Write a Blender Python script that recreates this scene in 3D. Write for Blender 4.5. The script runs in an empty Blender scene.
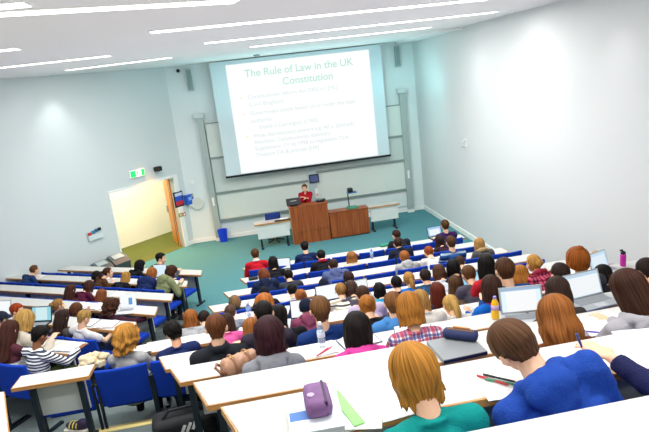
import bpy, bmesh, math, random
from mathutils import Vector as V, Matrix as M, noise as mnoise
random.seed(7)
PI = math.pi
R = math.radians
col = bpy.context.scene.collection
# ------------------------------------------------------------------ camera
H = 4.4642
YAW, PITCH, ROLL, FPX = R(7.26), R(13.82), R(-6.63), 562.86
fwd = V((math.sin(YAW)*math.cos(PITCH), math.cos(YAW)*math.cos(PITCH), -math.sin(PITCH)))
rgt = V((math.cos(YAW), -math.sin(YAW), 0)); upv = rgt.cross(fwd)
r2 = math.cos(ROLL)*rgt + math.sin(ROLL)*upv
u2 = -math.sin(ROLL)*rgt + math.cos(ROLL)*upv
CAM = V((0, 0, H))
cd = bpy.data.cameras.new('camera'); cam = bpy.data.objects.new('camera', cd); col.objects.link(cam)
cd.sensor_fit = 'HORIZONTAL'; cd.sensor_width = 36; cd.lens = 36*FPX/649; cd.clip_start = .05; cd.clip_end = 200
m = M((r2, u2, -fwd)).transposed().to_4x4(); m.translation = CAM; cam.matrix_world = m
bpy.context.scene.camera = cam
def ray(p):
    return (r2*((p[0]-324.5)/FPX) - u2*((p[1]-216)/FPX) + fwd)
def at_z(p, z):            # real place on a level surface seen at a photo point
    d = ray(p); return CAM + d*((z-H)/d.z)
def at_y(p, y):
    d = ray(p); return CAM + d*(y/d.y)
def at_plane(p, o, n):
    d = ray(p); return CAM + d*((V(o)-CAM).dot(V(n))/d.dot(V(n)))
# ------------------------------------------------------------------ materials
def lin(c):
    return tuple((x/12.92 if x <= .04045 else ((x+.055)/1.055)**2.4) for x in c)
def hx(s):
    return lin(tuple(int(s[i:i+2], 16)/255 for i in (0, 2, 4)))
MC = {}
def base_mat(name):
    mt = bpy.data.materials.new(name); mt.use_nodes = True
    nt = mt.node_tree; b = nt.nodes['Principled BSDF']
    return mt, nt, b
def plain(hexs, rough=.5, metal=0, noise=.06, scale=6, bump=0, name=None, spec=.4):
    key = ('p', hexs, rough, metal, noise, scale, bump)
    if key in MC: return MC[key]
    mt, nt, b = base_mat(name or 'surface_'+hexs); c = hx(hexs)
    if name and name.startswith('fabric_'): c = tuple(x*.82 for x in c)
    b.inputs['Roughness'].default_value = rough; b.inputs['Metallic'].default_value = metal
    b.inputs['Specular IOR Level'].default_value = spec
    tc = nt.nodes.new('ShaderNodeTexCoord'); n = nt.nodes.new('ShaderNodeTexNoise')
    n.inputs['Scale'].default_value = scale; n.inputs['Detail'].default_value = 4
    nt.links.new(tc.outputs['Object'], n.inputs['Vector'])
    mx = nt.nodes.new('ShaderNodeMix'); mx.data_type = 'RGBA'
    mx.inputs[6].default_value = (*[x*(1-noise) for x in c], 1); mx.inputs[7].default_value = (*[min(1, x*(1+noise)) for x in c], 1)
    nt.links.new(n.outputs['Fac'], mx.inputs[0]); nt.links.new(mx.outputs[2], b.inputs['Base Color'])
    if bump:
        n2 = nt.nodes.new('ShaderNodeTexNoise'); n2.inputs['Scale'].default_value = scale*12; n2.inputs['Detail'].default_value = 3
        nt.links.new(tc.outputs['Object'], n2.inputs['Vector'])
        bp = nt.nodes.new('ShaderNodeBump'); bp.inputs['Strength'].default_value = bump; bp.inputs['Distance'].default_value = .01
        nt.links.new(n2.outputs['Fac'], bp.inputs['Height']); nt.links.new(bp.outputs['Normal'], b.inputs['Normal'])
    MC[key] = mt; return mt
def glow(hexs, s, base=None):
    key = ('g', hexs, s)
    if key in MC: return MC[key]
    mt, nt, b = base_mat('glow_'+hexs)
    b.inputs['Base Color'].default_value = (*hx(base or hexs), 1)
    b.inputs['Emission Color'].default_value = (*hx(hexs), 1); b.inputs['Emission Strength'].default_value = s
    MC[key] = mt; return mt
def hairmat(hexs):
    key = ('h', hexs)
    if key in MC: return MC[key]
    mt, nt, b = base_mat('hair_'+hexs); c = tuple(x*.78 for x in hx(hexs))
    b.inputs['Roughness'].default_value = .55; b.inputs['Specular IOR Level'].default_value = .1
    uv = nt.nodes.new('ShaderNodeUVMap'); mp = nt.nodes.new('ShaderNodeMapping'); mp.inputs['Scale'].default_value = (46, 1.3, 1)
    n = nt.nodes.new('ShaderNodeTexNoise'); n.inputs['Scale'].default_value = 1.6; n.inputs['Detail'].default_value = 5
    nt.links.new(uv.outputs['UV'], mp.inputs['Vector']); nt.links.new(mp.outputs['Vector'], n.inputs['Vector'])
    rp = nt.nodes.new('ShaderNodeValToRGB'); e = rp.color_ramp.elements
    e[0].position = .3; e[0].color = (*[x*.42 for x in c], 1); e[1].position = .72; e[1].color = (*[min(1, x*1.45+.004) for x in c], 1)
    nt.links.new(n.outputs['Fac'], rp.inputs['Fac']); nt.links.new(rp.outputs['Color'], b.inputs['Base Color'])
    bp = nt.nodes.new('ShaderNodeBump'); bp.inputs['Strength'].default_value = .5; bp.inputs['Distance'].default_value = .006
    nt.links.new(n.outputs['Fac'], bp.inputs['Height']); nt.links.new(bp.outputs['Normal'], b.inputs['Normal'])
    MC[key] = mt; return mt
def cloth(hexs): return plain(hexs, .9, 0, .14, 9, .35, 'fabric_'+hexs, .15)
def stripes(cols, freq, name, axis=2):
    mt, nt, b = base_mat(name); b.inputs['Roughness'].default_value = .9; b.inputs['Specular IOR Level'].default_value = .15
    tc = nt.nodes.new('ShaderNodeTexCoord'); sp = nt.nodes.new('ShaderNodeSeparateXYZ'); nt.links.new(tc.outputs['Object'], sp.inputs[0])
    mu = nt.nodes.new('ShaderNodeMath'); mu.operation = 'MULTIPLY'; mu.inputs[1].default_value = freq; nt.links.new(sp.outputs[axis], mu.inputs[0])
    fr = nt.nodes.new('ShaderNodeMath'); fr.operation = 'FRACT'; nt.links.new(mu.outputs[0], fr.inputs[0])
    rp = nt.nodes.new('ShaderNodeValToRGB'); rp.color_ramp.interpolation = 'CONSTANT'
    els = rp.color_ramp.elements
    for i, c in enumerate(cols):
        e = els[i] if i < 2 else els.new(.999)
        e.position = i/len(cols)
        e.color = (*hx(c), 1)
    nt.links.new(fr.outputs[0], rp.inputs['Fac']); nt.links.new(rp.outputs['Color'], b.inputs['Base Color'])
    return mt
def plaid(name, base, c1, c2, freq):
    mt, nt, b = base_mat(name); b.inputs['Roughness'].default_value = .9; b.inputs['Specular IOR Level'].default_value = .15
    tc = nt.nodes.new('ShaderNodeTexCoord'); sp = nt.nodes.new('ShaderNodeSeparateXYZ'); nt.links.new(tc.outputs['Object'], sp.inputs[0])
    def band(sock, off, width):
        mu = nt.nodes.new('ShaderNodeMath'); mu.operation = 'MULTIPLY_ADD'; mu.inputs[1].default_value = freq; mu.inputs[2].default_value = off
        nt.links.new(sock, mu.inputs[0])
        fr = nt.nodes.new('ShaderNodeMath'); fr.operation = 'FRACT'; nt.links.new(mu.outputs[0], fr.inputs[0])
        lt = nt.nodes.new('ShaderNodeMath'); lt.operation = 'LESS_THAN'; lt.inputs[1].default_value = width; nt.links.new(fr.outputs[0], lt.inputs[0])
        return lt.outputs[0]
    cur = None
    def mix(a, fac, c, k):
        mx = nt.nodes.new('ShaderNodeMix'); mx.data_type = 'RGBA'
        sc = nt.nodes.new('ShaderNodeMath'); sc.operation = 'MULTIPLY'; sc.inputs[1].default_value = k; nt.links.new(fac, sc.inputs[0])
        nt.links.new(sc.outputs[0], mx.inputs[0])
        if a is None: mx.inputs[6].default_value = (*hx(base), 1)
        else: nt.links.new(a, mx.inputs[6])
        mx.inputs[7].default_value = (*hx(c), 1)
        return mx.outputs[2]
    cur = mix(None, band(sp.outputs[0], .1, .42), c1, .75); cur = mix(cur, band(sp.outputs[2], .3, .42), c1, .75)
    cur = mix(cur, band(sp.outputs[0], .6, .28), c2, .7); cur = mix(cur, band(sp.outputs[2], .8, .28), c2, .7)
    nt.links.new(cur, b.inputs['Base Color']); return mt
def wood(name, a, c, scale=(3, 60, 3), axis='x'):
    mt, nt, b = base_mat(name); b.inputs['Roughness'].default_value = .4
    tc = nt.nodes.new('ShaderNodeTexCoord'); mp = nt.nodes.new('ShaderNodeMapping'); mp.inputs['Scale'].default_value = scale
    n = nt.nodes.new('ShaderNodeTexNoise'); n.inputs['Scale'].default_value = 1.0; n.inputs['Detail'].default_value = 6; n.inputs['Distortion'].default_value = .6
    nt.links.new(tc.outputs['Object'], mp.inputs['Vector']); nt.links.new(mp.outputs['Vector'], n.inputs['Vector'])
    rp = nt.nodes.new('ShaderNodeValToRGB'); e = rp.color_ramp.elements
    e[0].position = .32; e[0].color = (*hx(a), 1); e[1].position = .68; e[1].color = (*hx(c), 1)
    nt.links.new(n.outputs['Fac'], rp.inputs['Fac']); nt.links.new(rp.outputs['Color'], b.inputs['Base Color'])
    return mt
WALL = plain('e3eae8', .8, 0, .015, 1.2, .03)
WALLR = plain('d8dad8', .8, 0, .012, 1.0, .03)
CEIL = plain('efebe9', .85, 0, .02, .8)
WHITE = plain('f4f4ef', .45, 0, .02, 3)
TEAL = plain('568d94', .95, 0, .12, 18, .4, 'carpet_teal', .1)
CARPET = plain('6e7a78', .95, 0, .16, 18, .5, 'carpet_grey', .1)
DESK = plain('c8c7c1', .38, 0, .015, 2, 0, 'white_laminate')
EDGE = wood('beech_edge', 'a8713a', 'd09a58', (2, 30, 30))
EDGE2 = wood('walnut_lectern', '7a3714', 'a75a26', (28, 28, 1.4))
PANEL = plain('c3c7c2', .5, 0, .03, 2)
STEEL = plain('2b3640', .4, .5, .08, 8)
GREY = plain('9fa9a8', .4, .3, .05, 4)
BLUE = plain('0e3aa6', .85, 0, .12, 14, .35, 'seat_fabric_blue', .2)
NAVYSHELL = plain('10224e', .5, 0, .08, 5)
BLACK = plain('17191c', .5, 0, .1, 6)
DARK = plain('23282c', .6, 0, .1, 6)
PAPER = plain('f6f6f4', .7, 0, .015, 4)
YELLOW = plain('e3cf86', .7, 0, .06, 9)
SILVER = plain('b9bdc0', .3, .6, .03, 4)
# ------------------------------------------------------------------ mesh builder
class MB:
    def __init__(s): s.v = []; s.f = []; s.mi = []; s.uv = {}
    def add(s, verts, faces, mi=0, T=None):
        o = len(s.v)
        s.v += [tuple(T @ V(p)) if T is not None else tuple(p) for p in verts]
        s.f += [tuple(i+o for i in f) for f in faces]; s.mi += [mi]*len(faces)
        return o
    def box(s, a, b, mi=0, T=None, bev=0):
        (x0, y0, z0), (x1, y1, z1) = a, b
        if bev:
            bm = bmesh.new(); bmesh.ops.create_cube(bm, size=1)
            for v in bm.verts: v.co = V(((x0+x1)/2+v.co.x*(x1-x0), (y0+y1)/2+v.co.y*(y1-y0), (z0+z1)/2+v.co.z*(z1-z0)))
            bmesh.ops.bevel(bm, geom=list(bm.edges), offset=bev, segments=2, affect='EDGES', profile=.6)
            bm.verts.index_update()
            s.add([v.co[:] for v in bm.verts], [[v.index for v in f.verts] for f in bm.faces], mi, T); bm.free(); return s
        s.add([(x0,y0,z0),(x1,y0,z0),(x1,y1,z0),(x0,y1,z0),(x0,y0,z1),(x1,y0,z1),(x1,y1,z1),(x0,y1,z1)],
              [(0,3,2,1),(4,5,6,7),(0,1,5,4),(1,2,6,5),(2,3,7,6),(3,0,4,7)], mi, T); return s
    def prism(s, poly, z0, z1, mi=0, T=None):
        n = len(poly)
        s.add([(x,y,z0) for x,y in poly]+[(x,y,z1) for x,y in poly],
              [tuple(range(n-1,-1,-1)), tuple(range(n,2*n))]+[(i,(i+1)%n,(i+1)%n+n,i+n) for i in range(n)], mi, T); return s
    def tube(s, pts, rad, seg=10, mi=0, T=None, cap=True):
        pts = [V(p) for p in pts]; n = len(pts)
        if not hasattr(rad, '__len__'): rad = [rad]*n
        vs = []; prev = None
        for i, p in enumerate(pts):
            d = (pts[min(i+1,n-1)]-pts[max(i-1,0)]).normalized()
            a = prev if prev is not None else (V((0,0,1)) if abs(d.z) < .9 else V((1,0,0)))
            x = (a - d*a.dot(d)).normalized(); prev = x; y = d.cross(x)
            for k in range(seg):
                t = 2*PI*k/seg; vs.append(p+(x*math.cos(t)+y*math.sin(t))*rad[i])
        fs = [(i*seg+k, i*seg+(k+1)%seg, (i+1)*seg+(k+1)%seg, (i+1)*seg+k) for i in range(n-1) for k in range(seg)]
        if cap: fs += [tuple(range(seg-1,-1,-1)), tuple((n-1)*seg+k for k in range(seg))]
        s.add(vs, fs, mi, T); return s
    def lathe(s, prof, seg=16, mi=0, T=None):
        n = len(prof)
        vs = [(r*math.cos(2*PI*k/seg), r*math.sin(2*PI*k/seg), z) for r, z in prof for k in range(seg)]
        fs = [(i*seg+k, i*seg+(k+1)%seg, (i+1)*seg+(k+1)%seg, (i+1)*seg+k) for i in range(n-1) for k in range(seg)]
        fs += [tuple(range(seg-1,-1,-1)), tuple((n-1)*seg+k for k in range(seg))]
        s.add(vs, fs, mi, T); return s
    def ell(s, c, r, mi=0, T=None, u=14, w=9, rot=None):
        L = M.Translation(V(c)) @ ((rot.to_4x4() if rot is not None else M.Identity(4))) @ M.Diagonal((*r, 1))
        if T is not None: L = T @ L
        vs = [(0,0,1)]+[(math.sin(PI*j/w)*math.cos(2*PI*i/u), math.sin(PI*j/w)*math.sin(2*PI*i/u), math.cos(PI*j/w)) for j in range(1,w) for i in range(u)]+[(0,0,-1)]
        fs = [(0,1+i,1+(i+1)%u) for i in range(u)]
        fs += [(1+j*u+i,1+(j+1)*u+i,1+(j+1)*u+(i+1)%u,1+j*u+(i+1)%u) for j in range(w-2) for i in range(u)]
        e = len(vs)-1; o = 1+(w-2)*u
        fs += [(e,o+(i+1)%u,o+i) for i in range(u)]
        s.add(vs, fs, mi, L); return s
    def cap(s, a, b, ra, rb, mi=0, T=None):          # tapered limb with round ends
        a = V(a); b = V(b); s.tube([a, a.lerp(b, .5), b], [ra, (ra+rb)/2, rb], 12, mi, T)
        s.ell(a, (ra,)*3, mi, T, 12, 8); s.ell(b, (rb,)*3, mi, T, 12, 8); return s
    def mesh(s, name, mats, smooth=False):
        me = bpy.data.meshes.new(name); me.from_pydata(s.v, [], s.f)
        for mt in (mats if isinstance(mats, (list, tuple)) else [mats]): me.materials.append(mt)
        me.polygons.foreach_set('material_index', s.mi)
        if smooth: me.polygons.foreach_set('use_smooth', [True]*len(s.f))
        me.update(); return me
    def build(s, name, mats, parent=None, smooth=False, T=None):
        return put(name, s.mesh(name, mats, smooth), parent, T)
def put(name, me, parent=None, T=None):
    o = bpy.data.objects.new(name, me); col.objects.link(o)
    if parent is not None: o.parent = parent
    if T is not None: o.matrix_local = T
    return o
def tag(o, label=None, cat=None, group=None, kind=None):
    if label: o['label'] = label
    if cat: o['category'] = cat
    if group: o['group'] = group
    if kind: o['kind'] = kind
    return o
def thing(name, label, cat, T=None, group=None):
    o = bpy.data.objects.new(name, None); col.objects.link(o); o.empty_display_size = .1
    if T is not None: o.matrix_world = T
    return tag(o, label, cat, group)
def copy_tree(o, parent=None):
    c = o.copy(); col.objects.link(c)
    if parent is not None: c.parent = parent
    for ch in list(o.children): copy_tree(ch, c)
    return c
def TR(loc, rz=0, s=1): return M.Translation(V(loc)) @ M.Rotation(rz, 4, 'Z') @ M.Scale(s, 4)
def struct(o): o['kind'] = 'structure'; return o
# ------------------------------------------------------------------ room shell
YF = 17.0; XR = 5.41; ZC = 5.222
WO = 1.112*17                      # slanted left wall: y = x + WO
def wl(x): return (x, x+WO)
nW = V((1, -1, 0)).normalized()    # faces the room
xc = YF-WO                         # where slanted wall meets front wall
b = MB().prism([(-16, -4), (XR+.0, -4), (XR, YF), (-7.5, YF), (-7.5, YF+4), (-12, YF+4), (-16, 8)], -.3, 0)
struct(b.build('floor', TEAL))
b = MB().prism([(-16, -4), (XR+.3, -4), (XR+.3, YF+.3), (-1.9, YF+.3), (-16, 3.2)], ZC, ZC+.2)
struct(b.build('ceiling', CEIL))
b = MB().box((xc-.02, YF, -.3), (XR+.3, YF+.25, ZC)); struct(b.build('wall_front', WALL))
b = MB().box((XR, -4, -.3), (XR+.25, YF, ZC)); struct(b.build('wall_right', WALLR))
# slanted left wall with the door opening.  s runs along the wall from the front corner to the left
def WP(s, d=0, z=0):               # d>0 into the corridor behind
    q = V((xc, YF, z)) + V((-1, -1, 0)).normalized()*s - nW*d
    return q
def wbox(bm, s0, s1, d0, d1, z0, z1, mi=0):
    P = [WP(s0, d0), WP(s1, d0), WP(s1, d1), WP(s0, d1)]
    bm.prism([(p.x, p.y) for p in P], z0, z1, mi)
def s_of(px):                      # distance along the wall of a photo point on it
    q = at_plane(px, WP(0), nW); return (q-WP(0)).dot(V((-1, -1, 0)).normalized()), q.z
S0, S1 = .38, s_of((114, 215))[0]
DH = 2.12
WLM = plain('d6dddc', .8, 0, .015, 1.2, .03)
b = MB(); wbox(b, -.1, S0, 0, .2, -.3, ZC); wbox(b, S1, 22, 0, .2, -.3, ZC); wbox(b, S0, S1, 0, .2, DH, ZC)
struct(b.build('wall_left', WLM))
b = MB(); wbox(b, S0-.15, S0, -.03, .2, 0, DH+.07); wbox(b, S1, S1+.05, -.02, .2, 0, DH+.07); wbox(b, S0, S1, -.02, .2, DH, DH+.07)
struct(b.build('trim_1', WHITE))
# corridor behind
CW = plain('fbf6e2', .8, 0, .02, 2)
b = MB(); wbox(b, -1.6, S1+3, 2.05, 2.2, -.05, 3.1); struct(b.build('wall_corridor', CW))
b = MB(); wbox(b, -1.6, S1+3, .02, 2.05, -.01, .006); struct(b.build('floor.001', plain('666b2c', .95, 0, .12, 18, .4)))  # olive base colour holds the warm corridor light on the teal carpet
b = MB(); wbox(b, -1.6, S1+3, .2, 2.2, 2.9, 3.1); struct(b.build('ceiling.001', WHITE))
b = MB(); wbox(b, -1.75, -1.6, .2, 2.2, -.05, 3.1); struct(b.build('wall_corridor_end', CW))
# open door leaf at the right jamb, going into the corridor
dl = MB(); q0 = WP(S0+.02, .18); dd = V((-.30, .95, 0)).normalized(); dn = V((-dd.y, dd.x, 0))
def leafbox(bm, a0, a1, t0, t1, z0, z1):
    P = [q0+dd*a0+dn*t0, q0+dd*a1+dn*t0, q0+dd*a1+dn*t1, q0+dd*a0+dn*t1]; bm.prism([(p.x, p.y) for p in P], z0, z1)
door = thing('door_1', 'open orange-brown wooden door leaf in the slanted left wall', 'door', TR((0, 0, 0))); door['kind'] = 'structure'
leafbox(dl, 0, .92, -.022, .022, .01, DH-.01); dl.build('door_leaf', wood('door_oak', 'b8691f', 'd98a34', (8, 8, 1.2)), door)
b = MB(); leafbox(b, .10, .22, -.027, .027, .02, DH-.02); b.build('door_vision_strip', plain('4a2c12', .3), door)
b = MB(); leafbox(b, .80, .84, -.07, .07, .95, 1.15); b.build('handle', SILVER, door)
# baseboards
b = MB().box((xc, YF-.02, 0), (XR, YF, .12)); struct(b.build('baseboard_front', WHITE))
b = MB().box((XR-.025, -4, 0), (XR, YF, .13)); struct(b.build('baseboard_right', WHITE))
b = MB(); wbox(b, 0, S0-.15, -.02, 0, 0, .12); wbox(b, S1+.05, 22, -.02, 0, 0, .12); struct(b.build('baseboard_left', WHITE))
# shallow ceiling coves on both sides of the front zone
b = MB().box((XR-.55, 13.05, ZC-.05), (XR, YF, ZC)); struct(b.build('trim_2', CEIL))
# ------------------------------------------------------------------ tiers
ZD = [.73, .85, 1.01, 1.21, 1.425, 1.665, 1.975, 2.345, 2.74, 3.16, 3.69]          # desk heights of the rows
YD = [11.25, 10.25, 9.20, 8.13, 7.10, 6.10, 5.00, 4.00, 2.93, 1.89, .72]       # near edges of the desks
XJ = [-.85, -.95, -1.15, -1.25, -1.40, -1.80, -1.75, -1.7, -1.6, -1.5, -1.4]   # aisle pivot
XL = [-.30, -.34, -.62, -.80, -.98, -1.36, -1.02, -.73, -.41, -.15, -.3]       # left end of the main desks
XE = [-1.28, -1.49, -1.63, -1.73, -1.85, -2.32]                                # right end of the left desks
XRD = 4.45; A31 = R(31)
ul = V((-math.cos(A31), math.sin(A31), 0)); nl = V((math.sin(A31), math.cos(A31), 0))
ZF = [z-.73 for z in ZD]
DD = .30
for k in range(1, 11):
    r = YD[k]+DD+.08
    p0 = V((XJ[k], r, 0)); 
    # follow the left riser until the slanted wall
    uu = ul if k < 6 else V((-1, 0, 0)); t = (WO - (p0.y-p0.x))/(uu.y-uu.x); p1 = p0+uu*t
    poly = [(XR-.0, r), (p0.x, p0.y), (p1.x, p1.y), (-16, -16+WO), (-16, -4), (XR, -4)]
    b = MB().prism(poly, ZF[k-1]-.02 if k > 1 else -.02, ZF[k])
    struct(b.build('floor_tier', CARPET))
def nosing(k, pts, z, n):
    b = MB()
    for a, c in zip(pts[:-1], pts[1:]):
        a = V(a); c = V(c); d = (c-a).normalized(); pn = V((d.y, -d.x, 0))
        b.prism([(q.x, q.y) for q in (a, c, c+pn*.05*n, a+pn*.05*n)], z, z+.006)
    struct(b.build('trim_3', YELLOW))
for k in range(1, 11):
    r = YD[k]+DD+.08
    if k >= 4:
        nosing(k, [(XJ[k]-.0, r-.001, 0), (max(XL[k]-.05, XJ[k]+.1), r-.001, 0)], ZF[k], 1)
        p0 = V((XJ[k], r, 0)); nosing(k, [p0+(ul if k < 6 else V((-1, 0, 0)))*.9, p0], ZF[k], 1)
    # half steps in the aisle
    if k >= 4:
        hs = (ZF[k]+ZF[k-1])/2
        b = MB().box((XJ[k]-.75, r, ZF[k-1]-.01), (XL[k]-.1 if XL[k] > XJ[k]+.2 else XJ[k]+.5, r+.30, hs))
        struct(b.build('floor_step', CARPET))
        b = MB().box((XJ[k]-.75, r+.255, hs), (XL[k]-.1 if XL[k] > XJ[k]+.2 else XJ[k]+.5, r+.302, hs+.006)); struct(b.build('trim_4', YELLOW))
# ------------------------------------------------------------------ desks
def desk(L, zt, label, T, group=None, legs=None, panel=True, skew=(0, 0), depth=DD, panel_gap=.0):
    """top in local coords: x 0..L, near edge y=0, far edge y=depth, base z=0"""
    t = thing('lecture_desk', label, 'desk', T, group); h = .73
    b = MB().prism([(0, .012), (L, .012), (L-skew[1], depth), (skew[0]*1.0, depth)], h-.032, h); b.build('desk_top', DESK, t)
    b = MB().prism([(0, 0), (L, 0), (L, .012), (0, .012)], h-.034, h+.0005)
    b.prism([(-.008, 0), (0, 0), (skew[0], depth), (skew[0]-.008, depth)], h-.034, h+.0005)
    b.prism([(L, 0), (L+.008, 0), (L-skew[1]+.008, depth), (L-skew[1], depth)], h-.034, h+.0005)
    b.build('edge_band', EDGE, t)
    if panel:
        MB().box((.1+max(skew[0], 0), depth-.06, h-.42), (L-.1-max(skew[1], 0), depth-.04, h-.034)).build('modesty_panel', PANEL, t)
    n = legs if legs is not None else max(2, int(L/1.15)+1)
    for i in range(n):
        x = .12+(L-.24)*i/(n-1)
        x += skew[0]*.7 if i == 0 else (-skew[1]*.7 if i == n-1 else 0)
        b = MB().box((x-.022, depth*.5-.03, .03), (x+.022, depth*.5+.03, h-.034)).box((x-.024, .02, 0), (x+.024, depth-.01, .035)); b.build('leg', STEEL, t)
    return t
ORD = ['front', 'second', 'third', 'fourth', 'fifth', 'sixth', 'seventh', 'eighth', 'ninth', 'tenth', 'eleventh']
for k in range(11):
    xr = 3.5 if k == 10 else (XRD if k < 5 else 4.9)
    desk(xr-XL[k], ZD[k], f'long white bench desk with beech edge, {ORD[k]} row from the stage in the main block', TR((XL[k], YD[k], ZF[k])), skew=(-.10, 0), group=None, depth=(.26 if k == 7 else DD))
def lpt(k, s, off=0):           # point on the left block: s metres left of the row's right end, off metres in front of the near edge
    p0 = V((XJ[k], YD[k], 0)); s0 = (XE[k]-XJ[k])/ul.x
    return p0 + ul*(s0+s) + nl*off
LLEN = [4.1, 5.6, 6.2, 5.6, 4.6, 4.0]
for k in range(6):
    L = LLEN[k]; p = lpt(k, L); 
    desk(L, ZD[k], f'long white bench desk with beech edge, {ORD[k]} row of the angled left block', TR((p.x, p.y, ZF[k]), -A31), skew=(.1, .18))
# short seatless desk beside the aisle
q0_ = at_z((11.5, 389), 2.02); q1_ = at_z((87.5, 376.5), 2.02)
dv = (q1_-q0_); rz7 = math.atan2(dv.y, dv.x)
desk(dv.length, 2.02, 'short white desk with grey panel and no seat, beside the aisle', TR((q0_.x, q0_.y, 2.02-.73), rz7), legs=2, depth=.24)
# white desk end at the left edge
ea = at_z((0, 396), 2.30); eb = at_z((8.5, 436), 2.30); ed = eb-ea
desk(.7, 2.30, 'white desk end cut by the lower left corner of the frame', TR((eb.x-.7, eb.y, 2.30-.73), 0), legs=2, depth=ed.length, skew=(0, eb.x-ea.x))
# ------------------------------------------------------------------ seats
def make_seat():
    t = thing('lecture_chair', '', 'chair')
    b = MB(); n = 9; H0, H1 = .45, .885; W = .262
    vs = []; fs = []
    for j in range(7):
        z = H0+(H1-H0)*j/6
        for i in range(n):
            x = -W+2*W*i/(n-1); y = -.03*(1-(x/W)**2)-.05*(j/6) ; vs.append((x, y, z))
    for j in range(6):
        for i in range(n-1): a = j*n+i; fs.append((a, a+1, a+n+1, a+n))
    o = len(vs); vs2 = [(x, y-.045, z) for x, y, z in vs]
    fs2 = [tuple(reversed([i+o for i in f])) for f in fs]
    ring = [i for i in range(n)]+[j*n+n-1 for j in range(1, 7)]+[6*n+i for i in range(n-2, -1, -1)]+[j*n for j in range(5, 0, -1)]
    side = [(ring[i], ring[i]+o, ring[(i+1) % len(ring)]+o, ring[(i+1) % len(ring)]) for i in range(len(ring))]
    b.add(vs+vs2, fs+fs2+side); o_ = b.build('backrest', BLUE, t)
    bv = o_.modifiers.new('soft', 'BEVEL'); bv.width = .014; bv.segments = 2
    MB().box((-.235, .0, .40), (.235, .40, .47), bev=.02).build('seat_pan', BLUE, t)
    for sx in (-1, 1):
        b = MB(); b.tube([(sx*.268, -.05, 0), (sx*.268, -.045, .45), (sx*.268, -.075, .74)], .017, 8); b.box((sx*.268-.02, -.12, 0), (sx*.268+.02, .2, .03)); b.build('leg', STEEL, t)
    return t
proto = make_seat(); used = False
def place_seat(p, rz, label, group, zs=1.0):
    global used
    o = proto if not used else copy_tree(proto)
    used = True
    o.matrix_world = TR(p, rz) @ M.Diagonal((1, 1, zs, 1)); o['label'] = label
    if group: o['group'] = group
for k in range(10):
    x = XL[k]+.30; n = 0
    if k == 5: x = -1.58
    if k >= 6: x = XL[k]+.85
    while x < XRD-.2:
        place_seat((x, YD[k]-.47, ZF[k]), 0, f'blue upholstered fixed seat in the {ORD[k]} row of the main block', f'blue seats, {ORD[k]} row of the main block', 1.055 if k < 4 else 1.0); x += .56
place_seat((-2.16, YD[5]-.47, ZF[5]), 0, 'blue seat under the crumpled cream coat beside the short white desk', None)
for k in range(6):
    s = .34
    while s < LLEN[k]-.1:
        p = lpt(k, s, -.47); place_seat((p.x, p.y, ZF[k]), -A31, f'blue upholstered fixed seat in the {ORD[k]} row of the angled left block', f'blue seats, {ORD[k]} row of the left block'); s += .56
# ------------------------------------------------------------------ front wall: boards, screen, fittings
def rect_y(y, pxs):
    P = [at_y(p, y) for p in pxs]; xs = sorted(p.x for p in P); zs = sorted(p.z for p in P)
    return (xs[0]+xs[1])/2, (xs[2]+xs[3])/2, (zs[0]+zs[1])/2, (zs[2]+zs[3])/2
BOARD = plain('dbe3da', .35, 0, .015, 2)
BOARDB = plain('ccd5cf', .4, 0, .02, 2)
RAIL = plain('8f9c98', .4, .3, .05, 5)
zL = [at_y(p, 16.9).z for p in ((202.2, 124.8), (208.7, 159), (214.8, 193.9), (219.4, 220.7))]
zR = [at_y(p, 16.9).z for p in ((398, 105.5), (402.8, 135.9), (404.0, 160.2), (405.6, 189.6))]
xL0 = at_y((212, 180), 16.9).x; xMid = at_y((312, 178), 16.9).x; xR1 = at_y((404, 160), 16.9).x
def boards(x0, x1, zs, side):
    t = thing('sliding_whiteboard', f'grey-white sliding writing boards on the front wall, {side} bay', 'board', TR((0, 0, 0)))
    for i in range(3):
        MB().box((x0, 16.90+.012*i, zs[i+1]+.03), (x1, 16.915+.012*i, zs[i])).build('board_panel', BOARD if i != 1 else BOARDB, t)
        MB().box((x0, 16.87, zs[i+1]-.025), (x1, 16.94, zs[i+1]+.035)).build('rail', RAIL, t)
    MB().box((x0, 16.88, zs[0]), (x1, 16.94, zs[0]+.03)).build('rail', RAIL, t)
boards(xL0+.06, xMid-.13, zL, 'left'); boards(xMid+.13, xR1, zR, 'right')
MB().box((xMid-.5, 16.945, .2), (xR1, 16.99, zR[3]-.03)).build('wall_front_panel', plain('dfe6e2', .7, 0, .02, 2))['kind'] = 'structure'
def post(px_top, lab, x=None):
    p = at_y(px_top, 16.88); t = thing('board_post', lab, 'post', TR((x if x is not None else p.x, 16.9, 0)))
    MB().box((-.09, -.07, .0), (.09, .09, p.z)).build('column', plain('aebbb6', .4, .2, .03, 3), t)
    MB().box((-.10, -.08, 0), (.10, .09, .10)).build('foot', WHITE, t)
    MB().box((-.16, -.12, p.z), (.12, .09, p.z+.14), bev=.01).build('pulley_box', plain('c5cfcc', .4, .2, .03, 3), t)
    MB().box((-.03, -.09, 1.1), (.03, -.07, 1.35)).build('switch_plate', WHITE, t)
    return t
post((201, 118), 'grey vertical post at the left end of the writing boards', xL0-.06)
post((402, 93), 'grey vertical post at the right end of the writing boards', xR1+.09)
t = thing('board_divider', 'wide grey centre post between the two writing board bays', 'post', TR((xMid, 16.9, 0)))
MB().box((-.13, -.04, .2), (.13, .08, 3.2)).build('column', plain('bccac8', .4, .2, .03, 3), t)
pz = at_y((314, 178.5), 16.85)
t = thing('control_panel', 'small dark screen panel on the centre post behind the lecturer', 'panel', TR((pz.x, 16.84, pz.z)))
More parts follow.
